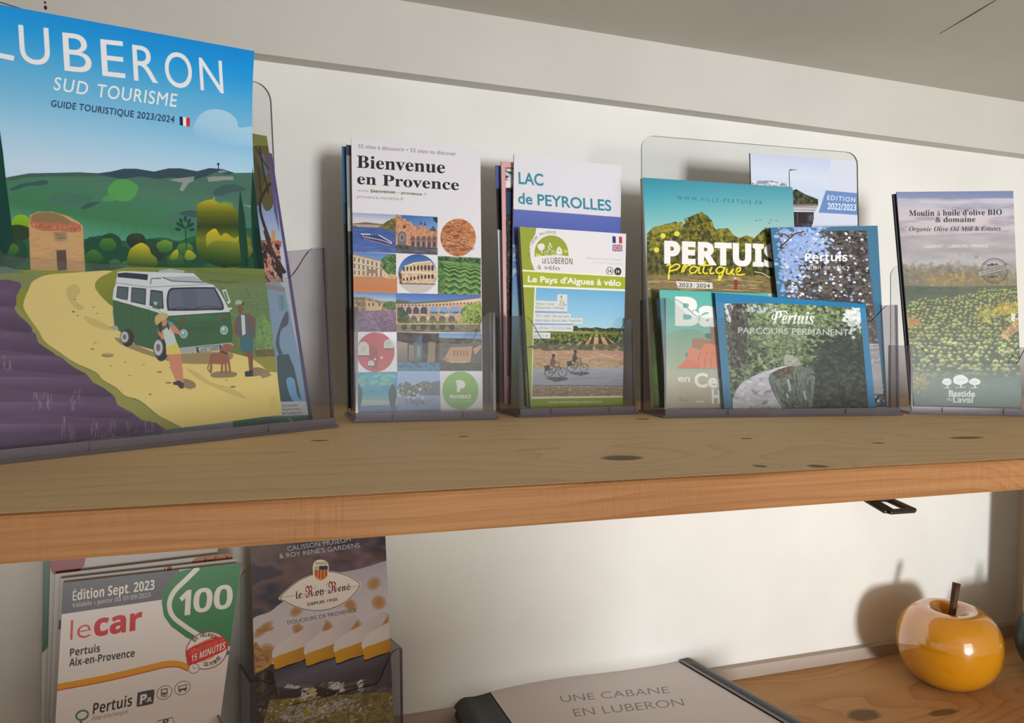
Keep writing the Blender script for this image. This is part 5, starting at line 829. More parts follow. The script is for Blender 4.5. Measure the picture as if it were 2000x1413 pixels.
def art_roy(S):
    a = Art('cover_print_calissons', S, 520, 1100, (70, 58, 62), 27); a.view(440, 1040, 3.789)
    a.tex([(100, -300), (1400, -300), (1400, 700), (100, 700)], [(44, 42, 58), (84, 68, 68), (110, 84, 80), (60, 52, 64)], (70, 50), 3)
    a.tex([(700, 100), (1300, 100), (1300, 320), (700, 320)], [(84, 60, 62), (130, 100, 110), (70, 54, 56)], (50, 40), 2, .6)
    a.grad(smooth([(190, 660), (330, 590), (420, 520), (700, 340), (1000, 270), (1200, 210), (1300, 200), (1300, 900), (800, 900), (500, 1000), (190, 900)], 4), (600, 300), (600, 900), [(176, 168, 176), (206, 200, 206), (226, 216, 216)])
    for x, y, rx, ry in ((1100, 380, 46, 36), (1135, 520, 44, 44), (925, 540, 34, 48), (530, 580, 50, 30), (1175, 650, 40, 46), (960, 690, 40, 50), (750, 700, 36, 46), (540, 720, 34, 40), (280, 720, 76, 26), (310, 900, 60, 60)):
        for k, al in ((1.3, .35), (1., .5), (.6, .6)): a.ell(x, y, rx * k, ry * k, (176, 124, 60), al, -40)
    a.line(smooth([(230, 730), (330, 720), (350, 700)], 4, False), 22, (176, 120, 56), .7)
    # slate
    a.grad([(330, 1000), (600, 930), (1300, 820), (1300, 1200), (360, 1240)], (700, 920), (760, 1160), [(84, 80, 92), (110, 106, 122), (100, 92, 104), (84, 74, 84)])
    # calissons
    for (x, y, s) in ((350, 1000, 1.), (585, 975, 1.), (805, 955, 1.), (1012, 930, 1.)):
        a.poly([(x, y - 90), (x + 20, y + 30), (x + 250 * s, y - 50), (x + 235 * s, y - 150)], (48, 42, 50))
        a.grad(smooth([(x, y - 80), (x + 12, y - 20), (x + 24, y + 15), (x + 120, y - 20), (x + 240, y - 62), (x + 240, y - 150), (x + 100, y - 110), (x + 30, y - 84)], 3), (x, y), (x + 240, y - 60), [(226, 168, 36), (214, 160, 40), (196, 140, 44)])
        a.grad(smooth([(x - 4, y - 100), (x + 20, y - 150), (x + 90, y - 205), (x + 190, y - 260), (x + 340, y - 350), (x + 390, y - 330), (x + 330, y - 240), (x + 250, y - 165), (x + 140, y - 118), (x + 40, y - 84), (x + 6, y - 66)], 5), (x + 20, y - 90), (x + 300, y - 300), [(234, 228, 226), (226, 216, 214), (206, 196, 200)])
    a.poly([(600, 935), (760, 880), (800, 900), (620, 1010)], (52, 44, 52), .0)
    # jar at left
    a.tex(smooth([(210, 830), (250, 834), (276, 880), (330, 940), (340, 980), (230, 1050), (200, 1040)], 4), [(196, 150, 100), (150, 104, 64), (214, 170, 110)], 12, 3); a.line(smooth([(225, 1030), (290, 1000), (336, 965)], 4, False), 14, (206, 170, 80)); a.poly([(210, 1060), (350, 985), (380, 1160), (480, 1200), (480, 1420), (210, 1420)], (60, 52, 50)); a.tex([(230, 1060), (350, 1000), (370, 1260), (300, 1420), (230, 1420)], [(40, 34, 30), (84, 72, 56), (56, 50, 44), (110, 96, 76)], 14, 3)
    a.tex([(380, 1150), (1300, 1060), (1300, 1200), (400, 1250)], [(104, 92, 96), (84, 70, 76), (120, 108, 112)], (30, 6), 3)
    a.poly([(400, 1170), (700, 1150), (1000, 1200), (700, 1260), (400, 1240)], (60, 48, 46), .7); a.tex([(330, 1240), (700, 1215), (1240, 1180), (1300, 1700), (200, 1700)], [(150, 130, 70), (176, 160, 84), (120, 100, 60), (190, 176, 110)], 14, 4)
    for cx, cy, sx_, sy_, n in ((505, 1148, 30, 4, 14), (615, 1200, 30, 24, 34), (815, 1140, 34, 18, 36), (1000, 1140, 12, 24, 16), (690, 1310, 170, 26, 80), (900, 1270, 80, 18, 26), (520, 1370, 80, 20, 34)):
        a.scatter(cx, cy, sx_, sy_, int(n * 1.7), 1.5, [(214, 212, 212), (190, 186, 186), (230, 226, 222)], .85, 2.4, -25)
    a.blob(640, 1180, 30, (206, 190, 110), .8); a.blob(600, 1340, 26, (190, 176, 60), .8)
    # emblem
    em = smooth([(395, 488), (470, 410), (560, 345), (650, 308), (660, 296), (780, 288), (880, 308), (960, 345), (1008, 388), (960, 460), (880, 530), (780, 572), (690, 586), (590, 578), (490, 545), (430, 512)], 5)
    a.poly(em, (236, 226, 214)); c0 = em.mean(axis=0); a.line(c0 + (em - c0) * .965, 5, (56, 46, 50), closed=True)
    a.poly(smooth([(648, 250), (670, 212), (708, 204), (745, 214), (764, 246), (762, 320), (740, 352), (708, 366), (672, 352), (652, 320)], 3), (240, 226, 200)); a.poly([(658, 252), (700, 252), (700, 276), (658, 280)], (190, 180, 160)); a.poly([(695, 250), (758, 248), (758, 280), (695, 282)], (46, 44, 70)); 
    sh = [(658, 280), (758, 278), (756, 320), (738, 346), (708, 360), (676, 346), (660, 320)]; a.poly(sh, (214, 146, 40))
    for i in range(4): x = 668 + i * 24; a.poly([(x, 280), (x + 11, 280), (x + 11, 350 - abs(i - 1.5) * 12), (x, 348 - abs(i - 1.5) * 12)], (170, 50, 46))
    for x in (680, 708, 738): a.ell(x, 230, 15, 12, (170, 160, 130)); a.ell(x, 228, 9, 7, (206, 196, 150))
    K = (40, 34, 40); a.text('le', (522, 496), (566, 488), 62, K, 'frak', .0, up=(.0, -1)); a.text('R', (594, 484), (652, 474), 84, (150, 50, 46), 'frak', .012, up=(0, -1)); a.text('oy', (666, 474), (728, 462), 62, K, 'frak', .0, up=(0, -1)); a.text('R', (762, 452), (826, 442), 84, (150, 50, 46), 'frak', .012, up=(0, -1)); a.text('ené', (836, 442), (924, 426), 56, K, 'frak', .0, up=(0, -1))
    for cx, cy in ((624, 440), (794, 408)): a.dots([(cx - 50, cy - 50), (cx + 50, cy - 60), (cx + 44, cy + 44), (cx - 50, cy + 50)], 26, .9, [(150, 90, 84)], .7)
    a.text('DEPUIS 1920', (610, 546), (830, 506), 20, (70, 56, 56), '', 0.028); a.text('Douceurs de Provence'.upper(), (462, 684), (972, 590), 27, (96, 80, 84), '', .006)
    TW = (190, 186, 190); a.text('CALISSON MUSEUM', (462, 140), (930, 70), 34, TW, '', .0); a.text('& ROY RENÉ’S GARDENS', (402, 196), (998, 112), 34, TW, '', .0)
    return a

def art_binder(S):
    a = Art('sheet_print_title', S, 900, 700, (196, 190, 192), 29); a.view(860, 1240, 2.857); T = (112, 104, 106)
    a.text('UNE CABANE', (678, 380), (1282, 328), 38, T, '', -.005, up=(-.34, -1)); a.text('EN LUBERON', (752, 460), (1364, 400), 44, T, '', -.005, up=(-.38, -1))
    return a
# ------------------------------------------------------------------ materials in use
YW, YF, TSH, ZL, ZB, YB, ZC = .7424, .328, .0194, -.3285, .318, .7235, .385
M_wall = noisy('wall_plaster', (226, 225, 220), (233, 232, 227), 9, .85, .18, 160)
M_ceil = noisy('ceiling_plaster', (206, 203, 195), (212, 209, 201), 5, .9, .1, 120)
M_trim = noisy('beam_paint', (200, 197, 190), (206, 203, 196), 7, .75, .12, 90)
M_paper = mat('paper_white', (214, 211, 212), .6, .3)
M_paper_e = mat('paper_edges', (196, 192, 190), .8, .2)
A_face = acrylic('acrylic_clear', (248, 249, 249), .010, .012, .05)
A_front = acrylic('acrylic_front', (247, 248, 248), .024, .008, .09)
A_side = acrylic('acrylic_side', (232, 229, 233), .03, .015, .08, (150, 144, 160))
A_edge = acrylic('acrylic_edge', (132, 128, 140), .14, .06, .10, (170, 166, 180))
A_rim = acrylic('acrylic_rim', (104, 100, 106), .05, .05, .10, (150, 146, 156))
A_base = acrylic('acrylic_base', (196, 192, 204), .34, .05, .12, (186, 182, 198))
M_black = mat('black_metal', (22, 22, 24), .4, .5)

def wood(name, c_light, c_mid, c_dark, knots, rough=.62, saw=False, seed=0.):
    m = bpy.data.materials.new(name); m.use_nodes = True; nt = m.node_tree; N = nt.nodes; L = nt.links; b = N['Principled BSDF']
    b.inputs['Roughness'].default_value = rough; b.inputs['Specular IOR Level'].default_value = .3
    def math_(op, a, c=None, d=None):
        n = N.new('ShaderNodeMath'); n.operation = op
        for i, v in enumerate((a, c, d)):
            if v is None: continue
            if isinstance(v, (int, float)): n.inputs[i].default_value = v
            else: L.new(v, n.inputs[i])
        return n.outputs[0]
    tc = N.new('ShaderNodeTexCoord'); sx = N.new('ShaderNodeSeparateXYZ'); L.new(tc.outputs['Object'], sx.inputs[0])
    x, y, z = sx.outputs
    # long wavering rings: distance from a slanted pith, bent by slow noise
    mp = N.new('ShaderNodeMapping'); mp.inputs['Scale'].default_value = (2.2, 9, 9); mp.inputs['Location'].default_value = (seed, seed * .7, 0); L.new(tc.outputs['Object'], mp.inputs[0])
    n1 = N.new('ShaderNodeTexNoise'); n1.inputs['Scale'].default_value = 1.0; n1.inputs['Detail'].default_value = 3; L.new(mp.outputs[0], n1.inputs[0])
    push = None
    for (kx, ky, rx, ry) in knots:      # rings bulge round each knot
        dx = math_('MULTIPLY', math_('SUBTRACT', x, kx), 1 / (rx * 5)); dy = math_('MULTIPLY', math_('SUBTRACT', y, ky), 1 / (ry * 5))
        d = math_('ADD', math_('MULTIPLY', dx, dx), math_('MULTIPLY', dy, dy)); e = math_('MULTIPLY', math_('EXPONENT', math_('MULTIPLY', d, -1.0)), min(1.6, ry / .004))
        push = e if push is None else math_('ADD', push, e)
    q = math_('MULTIPLY_ADD', n1.outputs[0], 3.2, math_('MULTIPLY', y, 16.))
    q = math_('ADD', q, math_('MULTIPLY', z, 60.) if saw else math_('MULTIPLY', z, 10.))
    if push is not None: q = math_('ADD', q, math_('MULTIPLY', push, .8))
    ring = math_('FRACT', math_('MULTIPLY', q, 2.2)); ring = math_('POWER', ring, 3.5)
    mp2 = N.new('ShaderNodeMapping'); mp2.inputs['Scale'].default_value = (9, 420, 420); L.new(tc.outputs['Object'], mp2.inputs[0])
    n2 = N.new('ShaderNodeTexNoise'); n2.inputs['Scale'].default_value = 1.; n2.inputs['Detail'].default_value = 4; L.new(mp2.outputs[0], n2.inputs[0])
    n3 = N.new('ShaderNodeTexNoise'); n3.inputs['Scale'].default_value = 7.; n3.inputs['Detail'].default_value = 2; L.new(tc.outputs['Object'], n3.inputs[0])
    f = math_('ADD', math_('MULTIPLY', ring, .22 if saw else .42), math_('MULTIPLY_ADD', n2.outputs[0], .8 if saw else .6, math_('MULTIPLY_ADD', n3.outputs[0], .6 if saw else .3, -.44 if saw else -.29)))
    r = N.new('ShaderNodeValToRGB'); r.color_ramp.elements.new(.5)
    for e, p, c in zip(r.color_ramp.elements, (.05, .45, .95), (c_light, c_mid, c_dark)): e.position = p; e.color = (*[float(v) for v in s2l(C3(c))], 1)
    L.new(f, r.inputs[0]); col = r.outputs[0]
    for (kx, ky, rx, ry) in knots:
        dx = math_('MULTIPLY', math_('SUBTRACT', x, kx), 1 / rx); dy = math_('MULTIPLY', math_('SUBTRACT', y, ky), 1 / ry)
        d = math_('SQRT', math_('ADD', math_('MULTIPLY', dx, dx), math_('MULTIPLY', dy, dy))); d = math_('ADD', d, math_('MULTIPLY_ADD', n2.outputs[0], .5, -.25))
        k = math_('MULTIPLY', math_('SUBTRACT', 1.15, d), 2.2); k = math_('MINIMUM', math_('MAXIMUM', k, 0.), .8)
        mx = N.new('ShaderNodeMix'); mx.data_type = 'RGBA'; L.new(k, mx.inputs[0]); L.new(col, mx.inputs[6]); mx.inputs[7].default_value = (*[float(v) for v in s2l(C3((84, 62, 40)))], 1); col = mx.outputs[2]
    L.new(col, b.inputs['Base Color'])
    bp = N.new('ShaderNodeBump'); bp.inputs['Strength'].default_value = .8 if saw else .15; bp.inputs['Distance'].default_value = .0022 if saw else .0012
    if saw:
        mp3 = N.new('ShaderNodeMapping'); mp3.inputs['Scale'].default_value = (210, 30, 26); L.new(tc.outputs['Object'], mp3.inputs[0])
        n4 = N.new('ShaderNodeTexNoise'); n4.inputs['Scale'].default_value = 1.; n4.inputs['Detail'].default_value = 2; L.new(mp3.outputs[0], n4.inputs[0])
        n5 = N.new('ShaderNodeTexNoise'); n5.inputs['Scale'].default_value = 9.; L.new(tc.outputs['Object'], n5.inputs[0])
        hh = math_('ADD', math_('MULTIPLY', n4.outputs[0], math_('MAXIMUM', math_('MULTIPLY_ADD', n5.outputs[0], 6., -2.6), .25)), math_('MULTIPLY', n2.outputs[0], .5)); L.new(hh, bp.inputs['Height'])
    else: L.new(math_('MULTIPLY', n2.outputs[0], 1.), bp.inputs['Height'])
    L.new(bp.outputs[0], b.inputs['Normal'])
    return m
KN = [(.2059, .3898, .013, .0085), (.0458, .5001, .006, .003), (.1414, .4989, .004, .0028), (.321, .5721, .007, .004), (.3326, .4452, .0045, .003), (.4096, .4042, .005, .003), (.268, .346, .004, .004), (.300, .338, .006, .005), (.50, .4116, .016, .006)]
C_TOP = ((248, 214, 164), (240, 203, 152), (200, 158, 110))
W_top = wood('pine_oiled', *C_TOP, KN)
W_edge = wood('pine_sawn_edge_lit', (172, 122, 76), (154, 104, 60), (118, 73, 38), [(.452, .328, .005, .02)], .6, True, 3.)  # sawn relief is real; orange tone paints window light onto the same pine
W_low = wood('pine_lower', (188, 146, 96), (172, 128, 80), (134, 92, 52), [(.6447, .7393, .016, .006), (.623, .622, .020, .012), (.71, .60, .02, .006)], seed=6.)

# ------------------------------------------------------------------ the setting
def slab_box(name, p0, p1, m, **k): return setp(box(name, p0, p1, m), kind='structure')
slab_box('wall_back', (-1.6, YW, -1.25), (1.004, YW + .06, ZC + .05), M_wall)
slab_box('wall_right', (1.004, -1.2, -1.25), (1.064, YW + .06, ZC + .05), noisy('side_wall_plaster', (214, 200, 184), (222, 208, 192), 9, .85, .15, 160))
slab_box('ceiling', (-1.6, -1.2, ZC), (1.004, YW, ZC + .05), M_ceil)
slab_box('light_blocker_wall', (-1.5, -.66, -1.25), (.40, -.58, -.145), M_wall)   # unseen half-height partition, added to block window light at lower left
slab_box('trim_3', (.944, .668, ZL), (1.004, .688, -TSH), M_trim)   # upright shelf support just outside the frame
slab_box('trim_1', (-1.6, YB, ZB), (1.004, YW, ZC), M_trim)
slab_box('trim_2', (-.30, YW - .009, ZL), (1.004, YW, ZL + .0145), mat('caulk_strip', (180, 166, 154), .7))
# two old screw holes in the beam face and a hairline in the ceiling
hl = empty('screw_holes', ony(88, 10, YB), 'two small dark screw holes in the white beam above the blue guide', 'holes')
for px, py, r in ((88, 5, .0011), (89, 15, .0017)):
    c = ony(px, py, YB); P = [c + np.array([r * .7 * math.cos(t), -.0002, r * math.sin(t)]) for t in np.arange(12) * math.pi / 6]
    extrude_outline('hole', P, np.array([0, .0004, 0]), [M_black], hl)
pts = [np.array([*onz(px, py, ZC)[:2], ZC - .0002]) for px, py in ((1835, 66), (1875, 42), (1905, 24), (1945, 0))]
ck = tube('ceiling_crack', pts, [.0002, .0005, .0007, .0006], mat('crack_shade', (120, 112, 100), .9), None, 6); setp(ck, 'thin hairline crack running across the grey ceiling at upper right', 'crack')

def shelf(name, z1, y0, x0, x1, top, edge, label, cat):
    r = empty(name, ((x0 + x1) / 2, y0, z1 - TSH), label, cat)
    o = box('plank', (x0, y0 + .0022, z1 - TSH), (x1, YW, z1), top, r)
    nx = 220; rg = np.random.RandomState(3); V, Fc = [], []
    prof = [(.0022, -TSH), (.0008, -TSH + .0006), (.0, -TSH + .002), (.0, -.0022), (.0007, -.0007), (.0022, 0.)]
    wob = np.cumsum(rg.randn(nx + 1)) * .00004; wob -= np.linspace(0, wob[-1], nx + 1); wob2 = np.convolve(rg.randn(nx + 9) * .00022, np.ones(5) / 5, 'same')[4:nx + 5]
    for i in range(nx + 1):
        x = x0 + (x1 - x0) * i / nx
        for j, (py, pz) in enumerate(prof): V.append((x, y0 + py + (wob[i] + wob2[i]) * (1 if 0 < j < 5 else 0) + (.0001 if j in (0, 5) else 0), z1 + pz))
    n = len(prof)
    for i in range(nx):
        for j in range(n - 1): Fc.append((i * n + j, (i + 1) * n + j, (i + 1) * n + j + 1, i * n + j + 1))
        Fc.append((i * n + n - 1, (i + 1) * n + n - 1, (i + 1) * n, i * n))
    Fc += [tuple(range(n - 1, -1, -1)), tuple(nx * n + j for j in range(n))]
    e = mesh_obj('front_edge', V, Fc, edge, r); e['label'] = 'rough-sawn front edge, orange light tone painted in'
    # object-space texture must line up with the room: shift the mesh textures by baking the offset into the parent at origin
    return r
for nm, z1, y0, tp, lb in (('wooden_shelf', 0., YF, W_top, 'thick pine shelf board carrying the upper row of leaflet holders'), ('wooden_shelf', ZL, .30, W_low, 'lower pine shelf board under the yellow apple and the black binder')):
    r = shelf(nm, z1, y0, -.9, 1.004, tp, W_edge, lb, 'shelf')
    off = np.array(r.location)           # put the empty at the origin so wood coordinates equal room coordinates
    for ch in r.children:
        co = np.empty(len(ch.data.vertices) * 3, np.float32); ch.data.vertices.foreach_get('co', co); ch.data.vertices.foreach_set('co', (co.reshape(-1, 3) + off).ravel().astype(np.float32)); ch.data.update()
        ch.matrix_parent_inverse = Matrix.Translation(-Vector(off))

# black slotted bracket tip under the upper shelf
br = empty('shelf_bracket', onz(1728, 990, -.03), 'small black metal bracket with a slotted tip under the upper shelf', 'bracket')
zt = -.031
o4 = [onz(px, py, zt) for px, py in ((1738, 1004), (1782, 1001), (1781, 995), (1722, 980), (1676, 980))]
i4 = [onz(px, py, zt) for px, py in ((1740, 998), (1762, 997), (1726, 987), (1708, 987))]
A, B, Bm, Cc, D = o4; t3 = np.array([0, 0, .0022])
def bar(name, a, b, wd, h0=0., h1=0.):
    a, b = a + np.array([0, 0, h0]), b + np.array([0, 0, h1]); d = b - a; n = np.array([-d[1], d[0], 0]); n = n / np.linalg.norm(n) * wd / 2
    o = extrude_outline(name, [a - n, b - n, b + n, a + n], t3, [M_black], br); m = o.modifiers.new('bevel', 'BEVEL'); m.width = .0006; m.segments = 2; return o
bar('tip_bar', A + .1 * (A - B), B, .0052); bar('side_bar', B, Cc, .0060, 0, .002); bar('side_bar', A, D, .0078, 0, .004); bar('cross_bar', Cc + .25 * (B - Cc), D + .3 * (A - D), .009, .002, .003)
bar('mounting_arm', D, D + (D - A) * 1.2, .012, .004, .0095); bar('mounting_arm', Cc, D + (D - A) * 1.2, .01, .003, .0095)

# ------------------------------------------------------------------ leaflets and magazines
def grid_slab(name, S, nrm, d0, d1, nu, nv, m_front, m_rest, parent, inset=0.):
    us = np.linspace(inset, 1 - inset, nu + 1); vs = np.linspace(inset, 1 - inset, nv + 1); U, Vv = np.meshgrid(us, vs)
    P = S(U.ravel(), Vv.ravel()); F_, B_ = P + nrm * d0, P + nrm * d1; n = nu + 1; N_ = len(P)
    faces, fm, uv = [], [], []
    def add(f, k, q=None):
        faces.append(f); fm.append(k); uv.extend(q if q else [(0, 0)] * len(f))
    Uf, Vf = U.ravel(), Vv.ravel()
    for j in range(nv):
        for i in range(nu):
            a, b, c, d = j * n + i, j * n + i + 1, (j + 1) * n + i + 1, (j + 1) * n + i
            add((d, c, b, a), 0, [(Uf[k], 1 - Vf[k]) for k in (d, c, b, a)]); add((a + N_, b + N_, c + N_, d + N_), 1)
    for i in range(nu): add((i, i + 1, i + 1 + N_, i + N_), 1); a = nv * n + i; add((a + 1, a, a + N_, a + 1 + N_), 1)
    for j in range(nv): a = j * n; add((a + n, a, a + N_, a + n + N_), 1); a += nu; add((a, a + n, a + n + N_, a + N_), 1)
    return mesh_obj(name, np.vstack([F_, B_]), faces, [m_front, m_rest], parent, fm, uv, smooth=False)

def leaflet(name, fr, g, corners, art, thick, label, cat, group, parts=('front_cover', 'inner_pages', 'back_cover'), nv=10, nu=4, rough=.35, k=1., edge=None, back=None, spec=.4):
    loc = [np.array(fr.solve(px, py, g)) for px, py in corners]      # TL, TR, BR, BL in local x, z
    def S(u, v):
        u = np.asarray(u, float)[..., None]; v = np.asarray(v, float)[..., None]
        q = (loc[0] * (1 - u) + loc[1] * u) * (1 - v) + (loc[3] * (1 - u) + loc[2] * u) * v
        return fr.at(q[..., 0], g(q[..., 1]), q[..., 1])
    print(name, 'w %.3f %.3f h %.3f %.3f' % (np.linalg.norm(loc[1] - loc[0]), np.linalg.norm(loc[2] - loc[3]), np.linalg.norm(loc[0] - loc[3]), np.linalg.norm(loc[1] - loc[2])), 'zb %.4f %.4f  x %.3f %.3f dx %.3f %.3f' % (loc[3][1], loc[2][1], loc[3][0], loc[2][0], loc[0][0] - loc[3][0], loc[1][0] - loc[2][0]), 'maxy %.3f' % S(np.array([0., 1.]), np.array([0., 0.]))[:, 1].max())
    base = S(np.array([.5]), np.array([1.]))[0]
    root = empty(name, base, label, cat, group)
    if callable(art): im = art(S).image(k); mt = print_mat(name + '_print', im, rough, spec)
    else: mt = art
    ed = edge or M_paper_e
    pn = fr.n
    t0 = min(.0004, thick * .3)
    grid_slab(parts[0], S, pn, 0, t0, nu, nv, mt, ed, root)
    grid_slab(parts[1], S, pn, t0 + .00005, thick - t0, nu, nv, M_paper_e, M_paper_e if not edge else edge, root, .004)
    grid_slab(parts[2], S, pn, thick - t0 + .00005, thick, nu, nv, back or ed, back or ed, root)
    return root
LP = ('front_panel', 'folded_panel', 'back_panel')
tan = lambda d: math.tan(math.radians(d))
def lean(y0, deg): return lambda z: y0 + z * tan(deg)

def holder(fr, w0, w1, d, tab, cut, c0, c1, back_h, label, group, ln=4., rb=.012, x_back=0.):
    """clear leaflet holder: back panel, cut-out front panel, two side panels, base, lip"""
    r = empty('leaflet_holder', fr.at((w0 + w1) / 2, d / 2, 0), label, 'holder', group)
    T = .0019; s = tan(ln); z0 = .0012
    P = lambda pts, y, f=None: fr.at([p[0] for p in pts], [y + p[1] * s for p in pts], [p[1] for p in pts])
    r1 = min(.012, (tab - cut) * .6)
    L, R_ = w0 + T, w1 - T
    a0, a1 = w0 + (w1 - w0) * c0, w0 + (w1 - w0) * c1
    tl = [(L, tab)] + [(L + (a0 - L) * q, tab - (tab - cut) * (.5 - .5 * math.cos(math.pi * min(1, max(0, (q - .18) / .82))))) for q in np.linspace(.18, 1, 9)]
    tr = [(a1 + (R_ - a1) * q, tab - (tab - cut) * (.5 + .5 * math.cos(math.pi * min(1, q / .82)))) for q in np.linspace(0, .82, 9)] + [(R_, tab)]
    out = [(L, z0)] + tl + tr + [(R_, z0)]
    extrude_outline('front_panel', P(out, 0)[::-1], fr.n * T, [A_front, A_rim], r)
    bk = [(L, z0), (L, back_h - rb)] + [(x, z) for x, z in arc(L + rb, back_h - rb, rb, 180, 90)] + [(x, z) for x, z in arc(R_ - rb, back_h - rb, rb, 90, 0)] + [(R_, z0)]
    extrude_outline('back_panel', P(bk, d)[::-1], fr.n * T, [A_face, A_rim], r)
    for x in (w0, w1 - T):
        sd = [(x, 0., z0), (x, tab * s, tab), (x, d + T + tab * s, tab), (x, d + T, z0)]
        pts = fr.at([p[0] for p in sd], [p[1] for p in sd], [p[2] for p in sd])
        extrude_outline('side_panel', pts[::-1], fr.u * T, [A_side, A_edge], r)
    e = .0022; bs = [(w0 - e, -e), (w1 + e, -e), (w1 + e, d + T), (w0 - e, d + T)]
    extrude_outline('base_plate', fr.at([p[0] for p in bs], [p[1] for p in bs], [.0001] * 4)[::-1], np.array([0, 0, .0022]), [A_base], r)
    lp = fr.at([w0, w1, w1, w0], [-.0012] * 4, [.0023, .0023, .0075, .0075]); extrude_outline('front_lip', lp[::-1], fr.n * .0012, [A_base, A_edge], r)
    for q in (.25, .75):                 # small moulded feet nubs on the lip
        x = w0 + (w1 - w0) * q; nb = fr.at([x, x + .003, x + .003, x], [-.0024] * 4, [.0024, .0024, .007, .007]); extrude_outline('nub', nb[::-1], fr.n * .0012, [A_base], r)
    return r

# frames on the upper shelf
F1 = Frame((0, 907), (658, 835)); F2 = Frame((697, 826), (967, 820)); F3 = Frame((1017, 816), (1240, 809.5)); F4 = Frame((1300, 817), (1757, 812)); F5 = Frame((1781, 809), (2000, 814))
GH = 'clear acrylic leaflet holders on the upper shelf'
holder(F1, F1.w - .232, F1.w - .002, .055, .132, .107, .10, .84, .262, 'large clear acrylic holder around the tourist guide with the green van', GH, 5.)
holder(F2, -.001, F2.w + .0005, .056, .0885, .0625, .26, .80, .17, 'clear acrylic holder in front of the white leaflet with photo grid', GH, 4.)
holder(F3, -.001, F3.w + .001, .052, .0865, .0635, .24, .80, .17, 'clear acrylic holder in front of the cycling and lake leaflets', GH, 4.)
holder(F4, -.001, F4.w, .050, .1045, .0875, .16, .86, .2615, 'wide clear acrylic holder packed with five town leaflets, right of centre', GH, 4.)
holder(F5, -.001, .112, .050, .066, .050, .22, .86, .150, 'clear acrylic holder at the right end around the olive mill leaflet', GH, 4.5)

GB_ = 'brochures in the holders on the upper shelf'
def prof1(z):
    z1 = .150
    q = np.maximum(z - z1, 0.); return .0085 + z * tan(11.5) - q * q * 1.35
leaflet('tourist_guide', F1, prof1, [(-150, -19), (497, 100), (551, 810), (-150, 903)], art_luberon, .0022, 'big blue-skied tourist guide with a green camper van on its cover', 'magazine', None, nv=26, nu=6, k=1.16)
leaflet('countryside_map', F1, lean(.0165, 9.5), [(250, 215), (521, 266), (605, 829), (250, 868)], art_trees, .003, 'map with painted pine trees half hidden behind the blue guide', 'magazine', None, nv=8)
leaflet('countryside_map', F1, lean(.0215, 9.5), [(260, 240), (531, 300), (612, 826), (260, 862)], mat('violet_cover', (86, 78, 120), .5), .003, 'violet-edged map standing behind the one with pine trees', 'magazine', None)

PL = M_paper_e
leaflet('leaflet', F2, lean(.017, 6.5), [(686, 269), (938, 290), (943, 807), (694, 809)], art_bienvenue, .0016, 'white welcome leaflet with bold black title over a grid of small photos', 'brochure', None, LP)
def strips(name, cols, W=60, H=400):
    def f(S):
        a = Art(name, S, W, H, cols[0][1]); n = a.H
        for v0, c in cols: a.c[int(v0 * n):] = C3(c)
        return a
    return f
DK = mat('dark_print_edge', (40, 42, 48), .5)
leaflet('leaflet', F2, lean(.024, 6.5), [(676, 283), (926, 303), (936, 800), (686, 803)], strips('p_grey', [(0, (70, 72, 78)), (.04, (150, 148, 146)), (.24, (172, 170, 166)), (.33, (60, 56, 60)), (.42, (30, 28, 30)), (.7, (110, 40, 40)), (.8, (34, 30, 32))]), .0016, 'grey-topped leaflet showing a thin strip left of the photo-grid leaflet', 'brochure', None, LP, edge=DK)
leaflet('leaflet', F2, lean(.031, 6.5), [(668, 286), (918, 304), (930, 795), (680, 798)], strips('p_blue', [(0, (40, 104, 156)), (.22, (36, 70, 110)), (.30, (24, 24, 34)), (.6, (30, 26, 30))]), .0018, 'blue-topped leaflet at the very back behind the photo-grid leaflet', 'brochure', None, LP, edge=mat('blue_print_edge', (38, 98, 150), .5))

leaflet('leaflet', F3, lean(.0145, 5.5), [(1015, 443), (1223, 457), (1216, 797), (1036, 799)], art_velo, .0022, 'green and white cycling leaflet with two cyclists, front of its holder', 'brochure', None, LP)
leaflet('leaflet', F3, lean(.018, 5.2), [(1012, 446), (1219, 460), (1212, 795), (1030, 797)], strips('p_stack', [(0, (96, 98, 80)), (.5, (60, 64, 50)), (.8, (120, 150, 60))]), .003, 'dark-edged leaflet pressed directly behind the cycling leaflet', 'brochure', None, LP, edge=mat('olive_print_edge', (92, 94, 72), .6))
leaflet('leaflet', F3, lean(.0235, 6.5), [(1004, 301), (1214, 324), (1206, 792), (998, 794)], art_lac, .0016, 'white and blue lake leaflet with teal capitals behind the cycling leaflet', 'brochure', None, LP)
leaflet('leaflet', F3, lean(.030, 6.5), [(979, 315), (1184, 336), (1190, 788), (986, 790)], lambda S: (lambda a: (a.view(950, 280, 5.047), a.tex([(188, 240), (700, 260), (700, 2300), (205, 2300)], [(36, 40, 50), (70, 76, 60), (24, 24, 34), (96, 84, 70)], 9, 3), a.poly([(188, 240), (300, 244), (300, 330), (188, 330)], (60, 60, 60), .8), a.dots([(190, 250), (290, 250), (290, 440), (190, 440)], 30, 2.4, [(230, 226, 230)], .8, 3), a.poly([(192, 480), (300, 480), (300, 700), (196, 700)], (50, 66, 110), .8), a)[-1])(Art('p_pink', S, 300, 700, (222, 168, 170))), .0016, 'pink-edged leaflet with a dark photo peeping out left of the white lake leaflet', 'brochure', None, LP)
leaflet('leaflet', F3, lean(.0365, 6.5), [(968, 323), (1150, 342), (1160, 785), (982, 787)], strips('p_bbw', [(0, (84, 100, 158)), (.09, (70, 90, 140)), (.10, (22, 22, 26)), (.27, (24, 24, 28)), (.275, (214, 212, 212)), (1., (200, 200, 200))]), .0016, 'blue, black and white leaflet at the back left of the cycling holder', 'brochure', None, LP)

